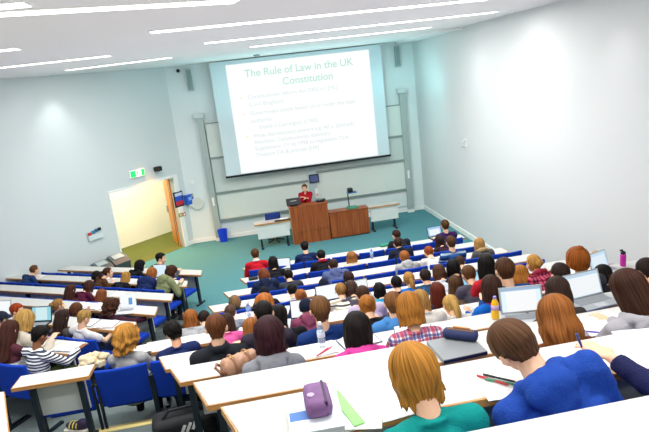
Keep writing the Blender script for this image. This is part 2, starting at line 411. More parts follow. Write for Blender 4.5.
MB().box((-.15, -.02, -.13), (.15, .02, .13), bev=.008).build('housing', BLACK, t); MB().box((-.12, -.026, -.10), (.12, -.021, .10)).build('display', plain('5a6394', .3), t)
pz = at_y((317, 193), 16.85)
t = thing('wall_notice', 'narrow white notice with red mark on the centre post', 'sign', TR((pz.x, 16.84, pz.z))); MB().box((-.05, 0, -.14), (.05, .015, .14)).build('plate', WHITE, t); MB().box((-.03, -.004, -.10), (.03, 0, -.02)).build('red_mark', plain('d98f92'), t)
# projection screen
YS = 16.62
sx0, sx1, sz0, sz1 = rect_y(YS, [(209.1, 63.7), (380, 45.6), (390.2, 154.3), (226.7, 177)])
ix0, ix1, iz0, iz1 = rect_y(YS, [(225.7, 65.6), (368.5, 49.3), (378.1, 155), (241.1, 173.9)])
scr = thing('projection_screen', 'large white projection screen with a faint lecture slide', 'screen', TR((0, YS, 0)))
MB().box((sx0, 0, sz0), (sx1, .012, ZC-.03)).build('screen_fabric', plain('d3e2e5', .7, 0, .02, 1), scr)
MB().box((sx0-.03, -.025, sz0-.05), (sx1+.03, .03, sz0+.01)).build('bottom_bar', BLACK, scr)
img = MB().box((ix0, -.004, iz0), (ix1, -.001, iz1)).build('projected_slide', glow('fbfffe', .84, '101010'), scr)
TXT = {'g': glow('c2e8dc', .80, '101010'), 'k': glow('e2e9e9', .80, '101010'), 'o': glow('f8f0c4', .82, '101010')}
def text(s, x, z, size, mt, y, parent, align='LEFT', name='slide_text', rot=(PI/2, 0, 0), T=None, shear=0):
    cu = bpy.data.curves.new('t', 'FONT'); cu.body = s; cu.size = size; cu.align_x = align; cu.align_y = 'CENTER'; cu.extrude = .0008; cu.offset = size*.012; cu.shear = shear
    ob = bpy.data.objects.new('t', cu); col.objects.link(ob)
    me = bpy.data.meshes.new_from_object(ob.evaluated_get(bpy.context.evaluated_depsgraph_get())); bpy.data.objects.remove(ob); bpy.data.curves.remove(cu)
    me.materials.clear(); me.materials.append(mt)
    Mx = M.Translation(V((x, y, z))) @ M.Rotation(rot[2], 4, 'Z') @ M.Rotation(rot[0], 4, 'X')
    return put(name, me, parent, (T @ Mx) if T is not None else Mx)
iw, ih = ix1-ix0, iz1-iz0; XU = lambda u: ix0+u*iw; ZZ = lambda v: iz1-v*ih
text('The Rule of Law in the UK', XU(.5), ZZ(.095), .29, TXT['g'], -.008, img, 'CENTER')
text('Constitution', XU(.55), ZZ(.20), .29, TXT['g'], -.008, img, 'CENTER')
body = [(.12, .335, 'Constitutional reform Act 2005 s.1 [HL]'), (.12, .405, '(Lord Bingham)'), (.12, .485, 'Government action based on or under the legal'), (.12, .555, 'authority'),
        (.17, .62, 'Entick v Carrington (1765)'), (.12, .695, 'Wide discretionary powers e.g. AF v. (limited)'), (.12, .755, 'Abortion, Constitutional, statutory'), (.12, .815, 'Supplement: (1) to 1998 to regulation CLA'), (.12, .875, 'Thoburn CA & process [HR]')]
for u, v, s in body: text(s, XU(u), ZZ(v-.03), .16, TXT['k'], -.008, img)
for v in (.335, .485, .695):
    MB().ell((XU(.075), -.006, ZZ(v-.03)), (.03, .004, .03)).build('bullet', TXT['o'], img)
# small fittings on the front wall
def column_speaker(px, lab):
    p = at_y(px, 16.93); t = thing('column_speaker', lab, 'speaker', TR((p.x, 16.92, p.z)))
    MB().box((-.07, -.07, -.30), (.07, .05, .30), bev=.015).build('cabinet', plain('9fb0ad', .5, .1, .04, 5), t)
    MB().box((-.05, -.076, -.26), (.05, -.069, .26)).build('grille', plain('879a97', .7, .1, .1, 60), t)
column_speaker((189.5, 80), 'slim grey column loudspeaker left of the screen'); column_speaker((397.2, 56.5), 'slim grey column loudspeaker right of the screen')
p = at_y((178, 70.8), 16.95); t = thing('wall_camera', 'tiny dark camera high on the wall left of the screen', 'camera', TR((p.x, 16.94, p.z))); MB().ell((0, 0, 0), (.05, .06, .05)).build('dome', DARK, t)
# things on the stretch of wall beside the door
def wallbox(name, lab, cat, px, w, h, d, mt, part):
    p = at_y(px, 16.97); t = thing(name, lab, cat, TR((p.x, 17-.001, p.z)) if p.x > xc+.1 else M.Translation(at_plane(px, WP(0), nW)+nW*.001) @ M.Rotation(R(45), 4, 'Z')); MB().box((-w/2, -d, -h/2), (w/2, 0, h/2), bev=min(.008, d/3)).build(part, mt, t); return t
t = wallbox('poster', 'black-framed blue and red poster beside the doorway', 'poster', (178.3, 199.2), .33, .46, .03, BLACK, 'frame')
MB().box((-.13, -.036, -.17), (.13, -.031, .19)).build('print', plain('2b57c8', .5), t); MB().box((-.13, -.04, -.18), (.13, -.037, -.05)).build('print_band', plain('c8303c', .5), t); MB().box((-.13, -.04, .10), (.13, -.037, .19)).build('print_band', plain('cfd8ea', .5), t)
t = wallbox('paper_dispenser', 'blue wall dispenser next to the framed poster', 'dispenser', (187.5, 199.2), .28, .30, .14, plain('2a63d0', .4), 'casing')
MB().box((-.08, -.146, -.02), (.04, -.141, .08)).build('label_plate', plain('8fb4ee', .5), t); MB().box((.05, -.146, .07), (.11, -.141, .12)).build('label_plate', plain('e8d54a', .5), t); MB().box((-.05, -.12, -.21), (.06, -.03, -.15)).build('tray', WHITE, t)
p = at_y((197.5, 203.6), 16.97); t = thing('wall_disc', 'round pale grey disc on the wall left of the boards', 'wall disc', TR((p.x, 16.99, p.z)) @ M.Rotation(PI/2, 4, 'X')); MB().lathe([(.20, -.01), (.20, .03), (.17, .045)], 28).build('disc', plain('d3d9d2', .5), t)
t = wallbox('fire_alarm_point', 'red and white fire alarm call point beside the doorway', 'alarm', (183.4, 214.3), .11, .11, .04, plain('c8404a', .4), 'casing'); MB().box((-.03, -.046, -.03), (.03, -.041, .03)).build('glass', WHITE, t)
t = wallbox('door_release', 'olive green door release box beside the red call point', 'switch', (180, 214.9), .12, .11, .04, plain('8c9a3c', .4), 'casing'); MB().ell((0, -.042, 0), (.025, .01, .025)).build('button', WHITE, t)
t = wallbox('socket_plate', 'white socket plate low on the wall beside the doorway', 'socket', (185, 232.2), .12, .09, .02, WHITE, 'plate'); MB().box((-.03, -.024, -.01), (.03, -.02, .01)).build('slot', GREY, t)
t = wallbox('wall_sensor', 'small white sensor on the wall above the blue dispenser', 'sensor', (192, 182.6), .10, .10, .03, WHITE, 'casing')
# exit sign and camera above the doorway on the slanted wall
RW = M.Rotation(R(45), 4, 'Z')
def on_left(px, d=0): 
    q = at_plane(px, WP(0, -d), nW); return M.Translation(q) @ RW      # local -y faces the room, +x towards the front corner
GREEN = glow('19b45c', 1.0); GW = glow('f4fff6', 1.0)
t = thing('exit_sign', 'glowing green and white running man exit sign above the doorway', 'sign', on_left((137.5, 173.2), .06))
MB().box((-.24, 0, -.10), (.24, .05, .10), bev=.006).build('housing', WHITE, t)
fc = MB().box((-.23, -.004, -.09), (.23, 0, .09)).build('sign_face', GW, t)
MB().box((-.225, -.006, -.085), (-.06, -.004, .085)).build('green_panel', GREEN, fc); MB().box((.12, -.006, -.085), (.225, -.004, .085)).build('green_panel', GREEN, fc)
b = MB(); b.ell((.02, -.008, .055), (.014, .003, .014))
for a, c in (((.015, .035), (-.005, -.01)), ((-.005, -.01), (-.04, -.03)), ((-.04, -.03), (-.05, -.06)), ((-.005, -.01), (.03, -.035)), ((.03, -.035), (.025, -.07)), ((.015, .03), (.05, .005)), ((.015, .03), (-.03, .015))): b.tube([(a[0], -.008, a[1]), (c[0], -.008, c[1])], .008, 6)
b.build('running_figure', GREEN, fc)
t = thing('security_camera', 'small black camera on the slanted wall above the door', 'camera', on_left((157.5, 169), .08))
MB().box((-.09, -.10, -.06), (.09, .06, .07), bev=.02).build('body', BLACK, t); MB().tube([(-.05, -.10, 0), (-.05, -.15, -.02)], .035, 12).build('lens', DARK, t)
t = thing('leaflet_rack', 'clear wall rack of leaflets on the slanted left wall', 'rack', on_left((95, 233), .05) @ M.Scale(.68, 4))
MB().box((-.30, .02, -.24), (.30, .045, .12)).build('back_plate', plain('cfdcdc', .3), t)
for i, (c, x, z) in enumerate((('c23a34', -.28, .02), ('3b7fae', -.12, .06), ('2d5f86', .0, .09), ('23282c', .14, .11))): MB().box((x, -.03, z-.06), (x+.12, .015, z+.05)).build('leaflet', plain(c, .6), t)
MB().box((-.30, -.03, -.24), (.30, -.025, -.04)).build('pocket', plain('dde6e6', .3), t)
p = at_plane((464.5, 143), (XR-.05, 0, 0), (1, 0, 0)); t = thing('coat_hook', 'small white hooked bracket on the right wall', 'hook', TR((XR-.002, p.y, p.z)))
MB().box((-.02, -.05, -.10), (0, .05, .10), bev=.005).build('plate', WHITE, t); MB().tube([(-.02, 0, .08), (-.12, 0, .02), (-.13, 0, -.08), (-.05, 0, -.11)], .02, 8).build('hook', plain('c9cfd0', .4), t)
# three dark bins with slanting flaps by the slanted wall
for px, s, lab in (((119, 262), .74, 'dark grey bin with slanted lid nearest the doorway'), ((102, 264), .70, 'dark grey bin with slanted lid, middle of three by the wall'), ((86, 268), .66, 'dark grey bin with slanted lid farthest from the doorway')):
    q = at_plane(px, WP(0, -.40), nW); 
    t = thing('flap_bin', lab, 'bin', M.Translation(V((q.x, q.y, 0))) @ RW @ M.Scale(s, 4))
    bd = plain('3c474a', .5, 0, .1, 5)
    b = MB(); b.add([(-.26, -.22, 0), (.26, -.22, 0), (.26, .22, 0), (-.26, .22, 0), (-.30, -.26, .55), (.30, -.26, .55), (.30, .26, .55), (-.30, .26, .55)], [(0, 3, 2, 1), (4, 5, 6, 7), (0, 1, 5, 4), (1, 2, 6, 5), (2, 3, 7, 6), (3, 0, 4, 7)]); b.build('body', bd, t)
    b = MB(); b.add([(-.31, -.27, .55), (.31, -.27, .55), (.31, .27, .55), (-.31, .27, .55), (-.31, -.10, .68), (.31, -.10, .68), (.31, .20, .80), (-.31, .20, .80)], [(0, 3, 2, 1), (4, 5, 6, 7), (0, 1, 5, 4), (1, 2, 6, 5), (2, 3, 7, 6), (3, 0, 4, 7)]); b.build('lid', plain('566164', .45), t)
    b = MB(); b.add([(-.20, -.085, .692), (.20, -.085, .692), (.20, .15, .786), (-.20, .15, .786), (-.20, -.095, .71), (.20, -.095, .71), (.20, .14, .804), (-.20, .14, .804)], [(0, 3, 2, 1), (4, 5, 6, 7), (0, 1, 5, 4), (1, 2, 6, 5), (2, 3, 7, 6), (3, 0, 4, 7)]); b.build('flap', plain('aeb9ba', .4), t)
# blue waste bin
q = at_z((224, 241.2), 0); t = thing('waste_bin', 'blue waste paper bin under the left end of the boards', 'bin', TR((q.x, min(q.y, 16.7), 0)))
MB().lathe([(.11, 0), (.15, .36), (.155, .37), (.14, .37), (.10, .02)], 20).build('tub', plain('1640d8', .4), t); 
# ------------------------------------------------------------------ stage furniture
a = at_z((294, 243.5), 0); b_ = at_z((331, 239), 0); yy = (a.y+b_.y)/2-.12
LW = b_.x-a.x
t = thing('lectern', 'tall walnut wood lectern in front of the lecturer', 'lectern', TR((a.x, yy, 0)))
MB().box((0, 0, .36), (LW, .36, 1.06)).build('front_panel', EDGE2, t); MB().box((.0, .012, 0), (LW, .35, .355)).build('plinth', EDGE2, t)
MB().box((-.03, -.01, 1.06), (LW+.03, .38, 1.085), bev=.006).build('top', EDGE2, t)
MB().box((-.012, -.006, .02), (0, .35, 1.06)).build('side_strip', EDGE, t)
lx, ly = a.x, yy
c = at_z((370.5, 233.5), 0); lw2 = c.x-(a.x+LW)-.03
t = thing('low_cabinet', 'low walnut wood cabinet to the right of the lectern', 'cabinet', TR((a.x+LW+.03, yy+.02, 0)))
MB().box((0, 0, .03), (lw2, .34, .75)).build('carcass', EDGE2, t)
for i in range(4): MB().box((i*lw2/4+.008, -.014, .06), ((i+1)*lw2/4-.008, 0, .735)).build('panel', EDGE2, t)
MB().box((-.01, -.02, .75), (lw2+.01, .36, .775)).build('top', EDGE2, t); MB().box((.03, .03, 0), (lw2-.03, .32, .03)).build('plinth', BLACK, t)
cx0 = a.x+LW+.03
def stage_table(x0, x1, y, lab):
    t = thing('stage_table', lab, 'table', TR((x0, y, 0))); L = x1-x0
    MB().box((0, 0, .70), (L, .36, .735)).build('table_top', DESK, t); MB().box((0, -.008, .698), (L, 0, .737)).build('edge_band', EDGE, t)
    MB().box((.06, .03, .30), (L-.06, .05, .70)).build('modesty_panel', plain('d6dbd5', .5), t)
    for x in (.14, L-.14): b = MB().box((x-.025, .2, .03), (x+.025, .27, .70)).box((x-.03, .0, 0), (x+.03, .36, .04)); b.build('leg', STEEL, t)
q = at_z((254.5, 227.5), .73); stage_table(q.x, a.x-.02, yy+.02, 'white table with grey front panel left of the lectern')
q = at_y((400, 207), yy+.10); stage_table(cx0+lw2+.02, q.x, yy+.10, 'white table with grey front panel at the right end of the stage')
# blue chair behind the left table
q = at_z((273.5, 219), .82)
t = thing('office_chair', 'blue swivel chair behind the left stage table', 'chair', TR((q.x, yy+.50, 0)))
MB().box((-.22, -.03, .50), (.22, .04, .90), bev=.034).build('backrest', plain('17357c', .8), t); MB().box((-.24, -.0, .42), (.24, .46, .49), bev=.02).build('seat', plain('17357c', .8), t)
MB().tube([(0, .2, .08), (0, .2, .42)], .03, 10).build('column', SILVER, t)
for k in range(5): MB().tube([(0, .2, .08), (.26*math.cos(k*1.257), .2+.26*math.sin(k*1.257), .03)], .02, 8).build('leg', BLACK, t)
# monitors on the lectern, document camera
def monitor(x, y, z, w, h, lab, tilt=.25, mt=BLACK):
    t = thing('desk_monitor', lab, 'monitor', TR((x, y, z)))
    T = M.Translation(V((0, .1, .02))) @ M.Rotation(tilt, 4, 'X')
    MB().box((-w/2, -.03, .0), (w/2, .02, h), 0, T, bev=.012).build('casing', mt, t); MB().box((-w*.22, -.036, h*.55), (w*.22, -.031, h*.62), 0, T).build('label_strip', GREY, t)
    MB().box((-.10, .02, 0), (.10, .2, .015)).build('stand', BLACK, t)
q = at_z((294, 204.5), 1.135); monitor(q.x+.0, yy+.05, 1.085, .40, .20, 'black monitor seen from behind on the left of the lectern', -.35)
q = at_z((321, 200.5), 1.135); monitor(q.x, yy+.12, 1.085, .28, .05, 'low black device on the right of the lectern', -.5)
q = at_z((353.5, 209.5), .775); t = thing('document_camera', 'document camera on a thin dark stand on the low cabinet', 'camera', TR((q.x, yy+.18, .775)))
MB().box((-.13, -.12, 0), (.16, .16, .035), bev=.01).build('base', plain('2c8a6e', .5), t); MB().tube([(-.06, .1, .03), (-.07, .1, .46)], .016, 10).build('arm', STEEL, t)
MB().box((-.10, -.08, .44), (.16, .12, .47)).build('light_arm', plain('3b6ea0', .4), t); MB().box((-.08, -.10, .47), (.06, .10, .58), bev=.02).build('camera_head', BLACK, t)
q = at_z((282, 221), .735); t = thing('paper_stack', 'white papers and a dark tray on the left stage table', 'papers', TR((q.x+.1, yy+.15, .735)))
MB().box((-.30, -.12, 0), (.2, 0, .02)).build('tray', BLACK, t); MB().box((-.15, .03, 0), (.1, .18, .015)).build('sheets', PAPER, t)
# ------------------------------------------------------------------ ceiling lights
strips = [((0, 13), (236, 0), 'ceiling strip light nearest the camera, upper left'), ((150, 31), (486, -1), 'long ceiling strip light, second in the middle line'), ((205, 43), (497, 11), 'long ceiling strip light, third in the middle line'), ((250, 46.5), (430, 27), 'ceiling strip light closest to the screen'),
          ((0, 67.5), (108, 55), 'ceiling strip light over the left block'), ((72, 69.7), (167, 57), 'ceiling strip light by the slanted wall'), ((-40, 54), (17, 48), 'ceiling strip light cut by the left frame edge')]
def area(loc, rot, sx, sy, energy, c=(1, 1, 1), spread=None):
    l = bpy.data.lights.new('area_light', 'AREA'); l.shape = 'RECTANGLE'; l.size = sx; l.size_y = sy; l.energy = energy; l.color = c
    o = bpy.data.objects.new('area_light', l); col.objects.link(o); o.location = loc; o.rotation_euler = rot; return o
LIT = glow('ffffff', 3.2)
for a_, c_, lab in strips:
    P = at_z(a_, ZC); Q = at_z(c_, ZC)
    if a_ == (0, 13): P = P+(P-Q)*.25
    d = Q-P; L = d.length; ang = math.atan2(d.y, d.x)
    if abs(ang) < R(9): ang = ang*.5
    if ang < 0: ang *= .6
    t = thing('strip_light', lab, 'ceiling light', TR(((P.x+Q.x)/2, (P.y+Q.y)/2, ZC), ang))
    MB().box((-L/2-.02, -.12, -.012), (L/2+.02, .12, .03)).build('frame', WHITE, t); MB().box((-L/2, -.10, -.016), (L/2, .10, -.011)).build('diffuser', LIT, t)
    area(((P.x+Q.x)/2, (P.y+Q.y)/2, ZC-.05), (0, 0, ang), L, .2, (60 if P.x > -2 and P.y < 9 else 95)*L/4)
# further rows of strips behind the camera
for y, x in ((2.4, 1.2), (-.4, 1.2), (4.6, -3.4), (2.4, -5.2)):
    t = thing('strip_light', f'ceiling strip light further back over the seats', 'ceiling light', TR((x, y, ZC)), 'rear strip lights')
    MB().box((-2.02, -.12, -.012), (2.02, .12, .03)).build('frame', WHITE, t); MB().box((-2, -.10, -.016), (2, .10, -.011)).build('diffuser', LIT, t)
    area((x, y, ZC-.05), (0, 0, 0), 4, .2, 60)
q = at_z((256.5, 54.5), ZC); t = thing('smoke_detector', 'small grey detector on the ceiling in front of the screen', 'detector', TR((q.x, q.y, ZC))); MB().lathe([(.09, 0), (.08, -.04), (.04, -.06)], 16).build('body', GREY, t)
def spot(loc, tgt, e, ang, c=(1, 1, 1), blend=.5, r=.05):
    l = bpy.data.lights.new('spot', 'SPOT'); l.energy = e; l.spot_size = ang; l.spot_blend = blend; l.color = c; l.shadow_soft_size = r
    o = bpy.data.objects.new('spot', l); col.objects.link(o); o.location = loc
    o.rotation_euler = (V(tgt)-V(loc)).to_track_quat('-Z', 'Y').to_euler(); return o
def washer(x, y, tgt, lab, e=160, c=(1, 1, 1)):
    t = thing('wall_washer', lab, 'downlight', TR((x, y, ZC))); MB().lathe([(.07, -.012), (.085, -.012), (.085, .02), (.06, .02)], 20).build('bezel', WHITE, t); MB().lathe([(.06, -.008), (.001, -.008)], 20).build('lamp_glass', LIT, t)
    spot((x, y, ZC-.06), tgt, e, R(72), c, 1.0, .12)
for px, nm in (((478, 24), 'first'), ((533, 10), 'second'), ((622, -8), 'third')):
    p = at_plane(px, (XR, 0, 0), (1, 0, 0)); washer(XR-.45, p.y, (XR-.1, p.y, 2.6), f'recessed downlight washing the right wall, {nm} from the stage', 16)
p = at_plane((45, 76), WP(0), nW); w0 = p+nW*.45; washer(w0.x, w0.y, (p.x+.07, p.y-.07, 2.6), 'recessed downlight washing the slanted left wall', 45)
# warm corridor light, then unseen added lights: entrance tint, cyan front tint, fill
cpos = WP((S0+S1)/2, 1.0, 2.75); area(cpos, (0, 0, R(45)), 3.2, 1.2, 80, (1, .93, .68))
c1 = WP((S0+S1)/2, .9, 2.7); c2 = WP((S0+S1)/2-.2, -1.6, 0); spot(WP((S0+S1)/2, -.25, 2.9), WP((S0+S1)/2-.2, -1.7, 0), 420, R(105), (1, .36, .0), 1.0, .15)  # unseen orange spot added on the room side to tint the entrance floor
area((1.8, 15.2, 3.5), (PI*1.0, 0, 0), 6, 1.2, 34, (.42, .95, 1))  # unseen upward cyan light added to tint the front ceiling
spot((3.4, 14.4, 4.7), (5.4, 16.3, 3.0), 90, R(95), (.35, .95, 1), 1.0, .4)  # unseen cyan spot added to tint the right wall near the front
area((0, 8, 3.9), (PI, 0, 0), 9, 11, 95, (1, .985, .975))  # unseen mid-air uplight added to brighten the ceiling
area((1.5, 5, ZC-.1), (0, 0, 0), 7, 9, 28)  # unseen downward fill added below the ceiling
w = bpy.data.worlds.new('world'); bpy.context.scene.world = w; w.use_nodes = True
w.node_tree.nodes['Background'].inputs[0].default_value = (1, 1, 1, 1); w.node_tree.nodes['Background'].inputs[1].default_value = 1.2
sc = bpy.context.scene; sc.view_settings.view_transform = 'Standard'; sc.view_settings.look = 'None'; sc.view_settings.exposure = .26
# ------------------------------------------------------------------ people
TSC = bpy.data.scenes.new('workbench_scene')
def remesh(mb, voxel, smooth_it=4, fac=.5):
    me = bpy.data.meshes.new('tmp'); me.from_pydata(mb.v, [], mb.f)
    ob = bpy.data.objects.new('tmp', me); TSC.collection.objects.link(ob)
    md = ob.modifiers.new('r', 'REMESH'); md.mode = 'VOXEL'; md.voxel_size = voxel; md.use_smooth_shade = True
    sm = ob.modifiers.new('s', 'SMOOTH'); sm.factor = fac; sm.iterations = smooth_it
    TSC.view_layers[0].update(); out = bpy.data.meshes.new_from_object(ob.evaluated_get(TSC.view_layers[0].depsgraph))
    bpy.data.objects.remove(ob); bpy.data.meshes.remove(me); out.materials.clear(); return out
def ik(S, W, a, b, pole):
    d = W-S; L = min(d.length, a+b-.005); dn = d.normalized(); W = S+dn*L
    x = (a*a-b*b+L*L)/(2*L); h = math.sqrt(max(a*a-x*x, 0))
    p = (V(pole)-dn*V(pole).dot(dn)).normalized()
    return S+dn*x+p*h, W
POSES = {   # lean, side, head pitch, head yaw, head roll, left wrist, right wrist
 'write':   (18, 0, 26, 0, 0, (-.16, .42, .775), (.14, .46, .78)),
 'write_l': (22, -4, 30, 12, -6, (-.20, .40, .775), (.06, .45, .78)),
 'write_r': (22, 4, 30, -12, 6, (-.10, .42, .775), (.20, .44, .78)),
 'upright': (6, 0, 4, 0, 0, (-.14, .40, .775), (.12, .41, .775)),
 'look_l':  (8, -2, 6, 24, 0, (-.16, .40, .775), (.10, .42, .775)),
 'look_r':  (8, 2, 6, -24, 0, (-.12, .42, .775), (.16, .40, .775)),
 'turn_l':  (10, 0, 14, 62, 0, (-.18, .40, .775), (.10, .42, .775)),
 'turn_r':  (10, 0, 14, -62, 0, (-.12, .42, .775), (.18, .40, .775)),
 'chin':    (20, 4, 10, -6, 8, (-.14, .42, .775), (.09, .30, .98)),
 'type':    (12, 0, 16, 0, 0, (-.09, .46, .80), (.09, .46, .80)),
 'reach':   (16, 4, 18, -18, 4, (-.14, .42, .775), (.46, .44, .79)),
 'slump':   (30, 0, 34, 0, 0, (-.20, .44, .775), (.20, .44, .775)),
 'lean_l':  (30, -24, 34, 10, -26, (-.06, .34, .775), (.10, .40, .78)),
 'teal':    (16, -4, 22, 10, -4, (-.08, .34, .775), (.05, .38, .775)),
 'arm_l':   (14, 2, 22, 10, 0, (-.40, .40, .80), (.14, .42, .775)),
 'side_write': (20, 6, 34, -10, 4, (-.05, .44, .78), (.26, .46, .80)),
 'stand':   (4, 0, 12, -10, 0, (.03, .25, 1.33), (.04, .27, 1.28)),
}
class Pose: pass
PC = {}
SKINS = ['e8b795', 'dca27e', 'c98a63', '8a5a3c', 'f0c4a6']
def hand(b, W, d, side, curl=.5, k=1.0):
    """palm, four jointed fingers and a thumb from the side of the palm"""
    d = d.normalized(); up = V((0, 0, 1)); ac = d.cross(up)
    if ac.length < .2: ac = V((1, 0, 0))
    ac.normalize(); nrm = ac.cross(d).normalized()
    inner = -ac if side > 0 else ac            # towards the thumb (body midline)
    rot = M((ac, d, nrm)).transposed()
    b.ell(W+d*.045, (.040*k, .052*k, .016*k), 0, None, 14, 10, rot)
    for i, (o, L) in enumerate(((-.030, .062), (-.0105, .074), (.0105, .078), (.030, .068))):
        base = W+d*.082+inner*o; dirv = (d+inner*o*2.2).normalized()
        p = base; a = .0; pts = [p-d*.012]
        for j in range(3):
            a += curl*(.35+.25*j); q = dirv*math.cos(a)-nrm*math.sin(a); p = p+q*L*(.46, .31, .25)[j]; pts.append(p)
        for j in range(3): b.cap(pts[j], pts[j+1], .0088-.0006*j, .0084-.0008*j)
    t0 = W+d*.02+inner*.030; t1 = t0+(d*.5+inner*.8-nrm*.25).normalized()*.038; t2 = t1+(d*.9+inner*.25-nrm*.3).normalized()*.032
    b.cap(t0, t1, .012, .0105); b.cap(t1, t2, .0102, .0085)
def head_prims(b, T):
    b.ell((0, -.012, .028), (.076, .097, .088), 0, T, 20, 14); b.ell((0, .022, -.034), (.062, .068, .076), 0, T, 18, 12)
    b.ell((0, .062, -.094), (.027, .024, .020), 0, T); b.ell((0, .070, -.060), (.034, .026, .020), 0, T)
    for a, c, ra, rc in (((0, .084, .012), (0, .106, -.026), .008, .0125), ((-.03, .076, .022), (.03, .076, .022), .012, .012)):
        b.cap(T @ V(a), T @ V(c), ra, rc)
    b.ell((-.012, .096, -.030), (.009,)*3, 0, T); b.ell((.012, .096, -.030), (.009,)*3, 0, T)
    for s in (-1, 1):
        b.ell((s*.083, -.010, -.006), (.013, .020, .033), 0, T); b.ell((s*.040, .060, -.028), (.026, .022, .022), 0, T)
        b.ell((s*.030, .074, .001), (.014, .010, .009), 0, T)
def get_pose(name, slim, lean=None, hi=False, dry=False):
    key = (name, slim, lean, hi)
    if key in PC: return PC[key]
    lean0, side, hp, hy, hr, lw, rw = POSES[name]; p = Pose(); stand = name == 'stand'
    lean = lean0 if lean is None else lean
    P = V((0, 0, .95 if stand else .51)); up = V((math.tan(R(side)), math.tan(R(lean)), 1)).normalized()
    fw = (V((0, 1, 0))-up*up.y).normalized(); rt = fw.cross(up).normalized()
    rot = M((rt, fw, up)).transposed(); w = .90 if slim else 1.0
    S = P+up*.435; N = P+up*.505+fw*.005
    nd = (up+fw*(.25+hp/110)).normalized(); HC = N+nd*.155
    Hm = M.Translation(HC) @ M.Rotation(R(hy), 4, 'Z') @ M.Rotation(-R(hp), 4, 'X') @ M.Rotation(R(hr), 4, 'Y')
    p.head = Hm; p.S = S; p.N = N; p.up = up; p.fw = fw; p.rt = rt; p.P = P; p.rot = rot
    p.hc = Hm @ V((0, -.012, .028)); p.top = p.hc.z+.09
    if dry: return p
    sh = [S-rt*.175*w-fw*.01, S+rt*.175*w-fw*.01]
    arms = []
    for i, wr in enumerate((lw, rw)):
        sx = -1 if i == 0 else 1
        E, W = ik(sh[i], V(wr), .285, .255, V((sx*.38, -.3, -.9)))
        arms.append((sh[i], E, W))
    p.arms = arms
    hips = [P+V((-.085, 0, -.02)), P+V((.085, 0, -.02))]; legs = []
    for i, hpnt in enumerate(hips):
        sx = -1 if i == 0 else 1
        if stand: legs.append((hpnt, V((sx*.10, .02, .50)), V((sx*.11, -.01, .09)), V((sx*.13, .14, .05))))
        else: legs.append((hpnt, V((sx*.12, .41, .51)), V((sx*.11, .36, .10)), V((sx*.12, .50, .05))))
    p.legs = legs
    b = MB(); head_prims(b, Hm)
    b.cap(Hm @ V((0, -.022, -.05)), N-up*.03, .048*w+.006, .054*w+.003)
    b.cap(N-up*.02+fw*.012, S+fw*.015, .048*w, .052*w)
    for k, (hw, hd) in enumerate(((.14, .09), (.125, .08), (.12, .075), (.13, .08), (.135, .085), (.13, .075), (.10, .055))):
        b.ell(P+up*(.02+.062*k), (hw*w, hd*w, .075), 0, None, 16, 10, rot)
    for i, (s_, E, W) in enumerate(arms):
        b.cap(N-up*.06+rt*(.03 if i else -.03)+fw*.01, s_, .038*w, .042*w)
        b.cap(s_, E, .048*w, .038*w); b.cap(E, W, .038*w, .026*w)
        d = (W-E).normalized(); 
        if not stand and name != 'chin': d = (d*.5+V((d.x, d.y, 0)).normalized()*.5).normalized()
        if name == 'chin' and i == 1: d = (V((-.03, .02, 1))).normalized()
        if stand: d = V((-.8 if i else .8, .2, .35)).normalized()
        hand(b, W, d, 1 if i else -1, .9 if (stand or name in ('chin',)) else (.55 if i else .3))
        arms[i] = (s_, E, W, d)
    for hq, kn, an, to in legs:
        b.cap(hq, kn, .075*w, .052*w); b.cap(kn, an, .050*w, .035*w); b.cap(an, to, .036, .03)
    me = remesh(b, .0062 if hi else .009, 3 if hi else 2)
    me.name = 'person_body'
    for nm in ('skin', 'sclera', 'iris', 'lip', 'brow'): me.materials.append(None)
    me.materials[0] = plain(SKINS[0], .55); me.materials[1] = plain('f2efe9', .3); me.materials[2] = plain('33251c', .3); me.materials[3] = plain('b3675c', .5); me.materials[4] = plain('3d2a1d', .8)
    inv = Hm.inverted()
    for f in me.polygons:
        c = inv @ f.center
        if c.y < .055 or abs(c.x) > .06 or abs(c.z) > .1: continue
        dx = abs(abs(c.x)-.031); dz = c.z-.001
        if dx*dx+(dz*.8)**2 < .0062**2: f.material_index = 2
        elif (dx/.015)**2+(dz/.0075)**2 < 1: f.material_index = 1
        elif dx < .019 and abs(dz-.021-.1*dx) < .0045: f.material_index = 4
        elif (c.x/.024)**2+((c.z+.061)/.0085)**2 < 1: f.material_index = 3
    p.body = me; p.w = w; p.stand = stand; p.gar = {}; PC[key] = p; return p
def wrinkle(me, amp, fr, seed):
    n = len(me.vertices); co = [0.0]*(3*n); no = [0.0]*(3*n)
    me.vertices.foreach_get('co', co); me.vertices.foreach_get('normal', no)
    for i in range(0, 3*n, 3):
        x, y, z = co[i], co[i+1], co[i+2]
        d = mnoise.noise(V((x*fr+seed, y*fr, z*fr*.6)))*amp + mnoise.noise(V((x*fr*2.3, y*fr*2.3+seed, z*fr*1.5)))*amp*.5
        co[i] += no[i]*d; co[i+1] += no[i+1]*d; co[i+2] += no[i+2]*d
    me.vertices.foreach_set('co', co); me.update()
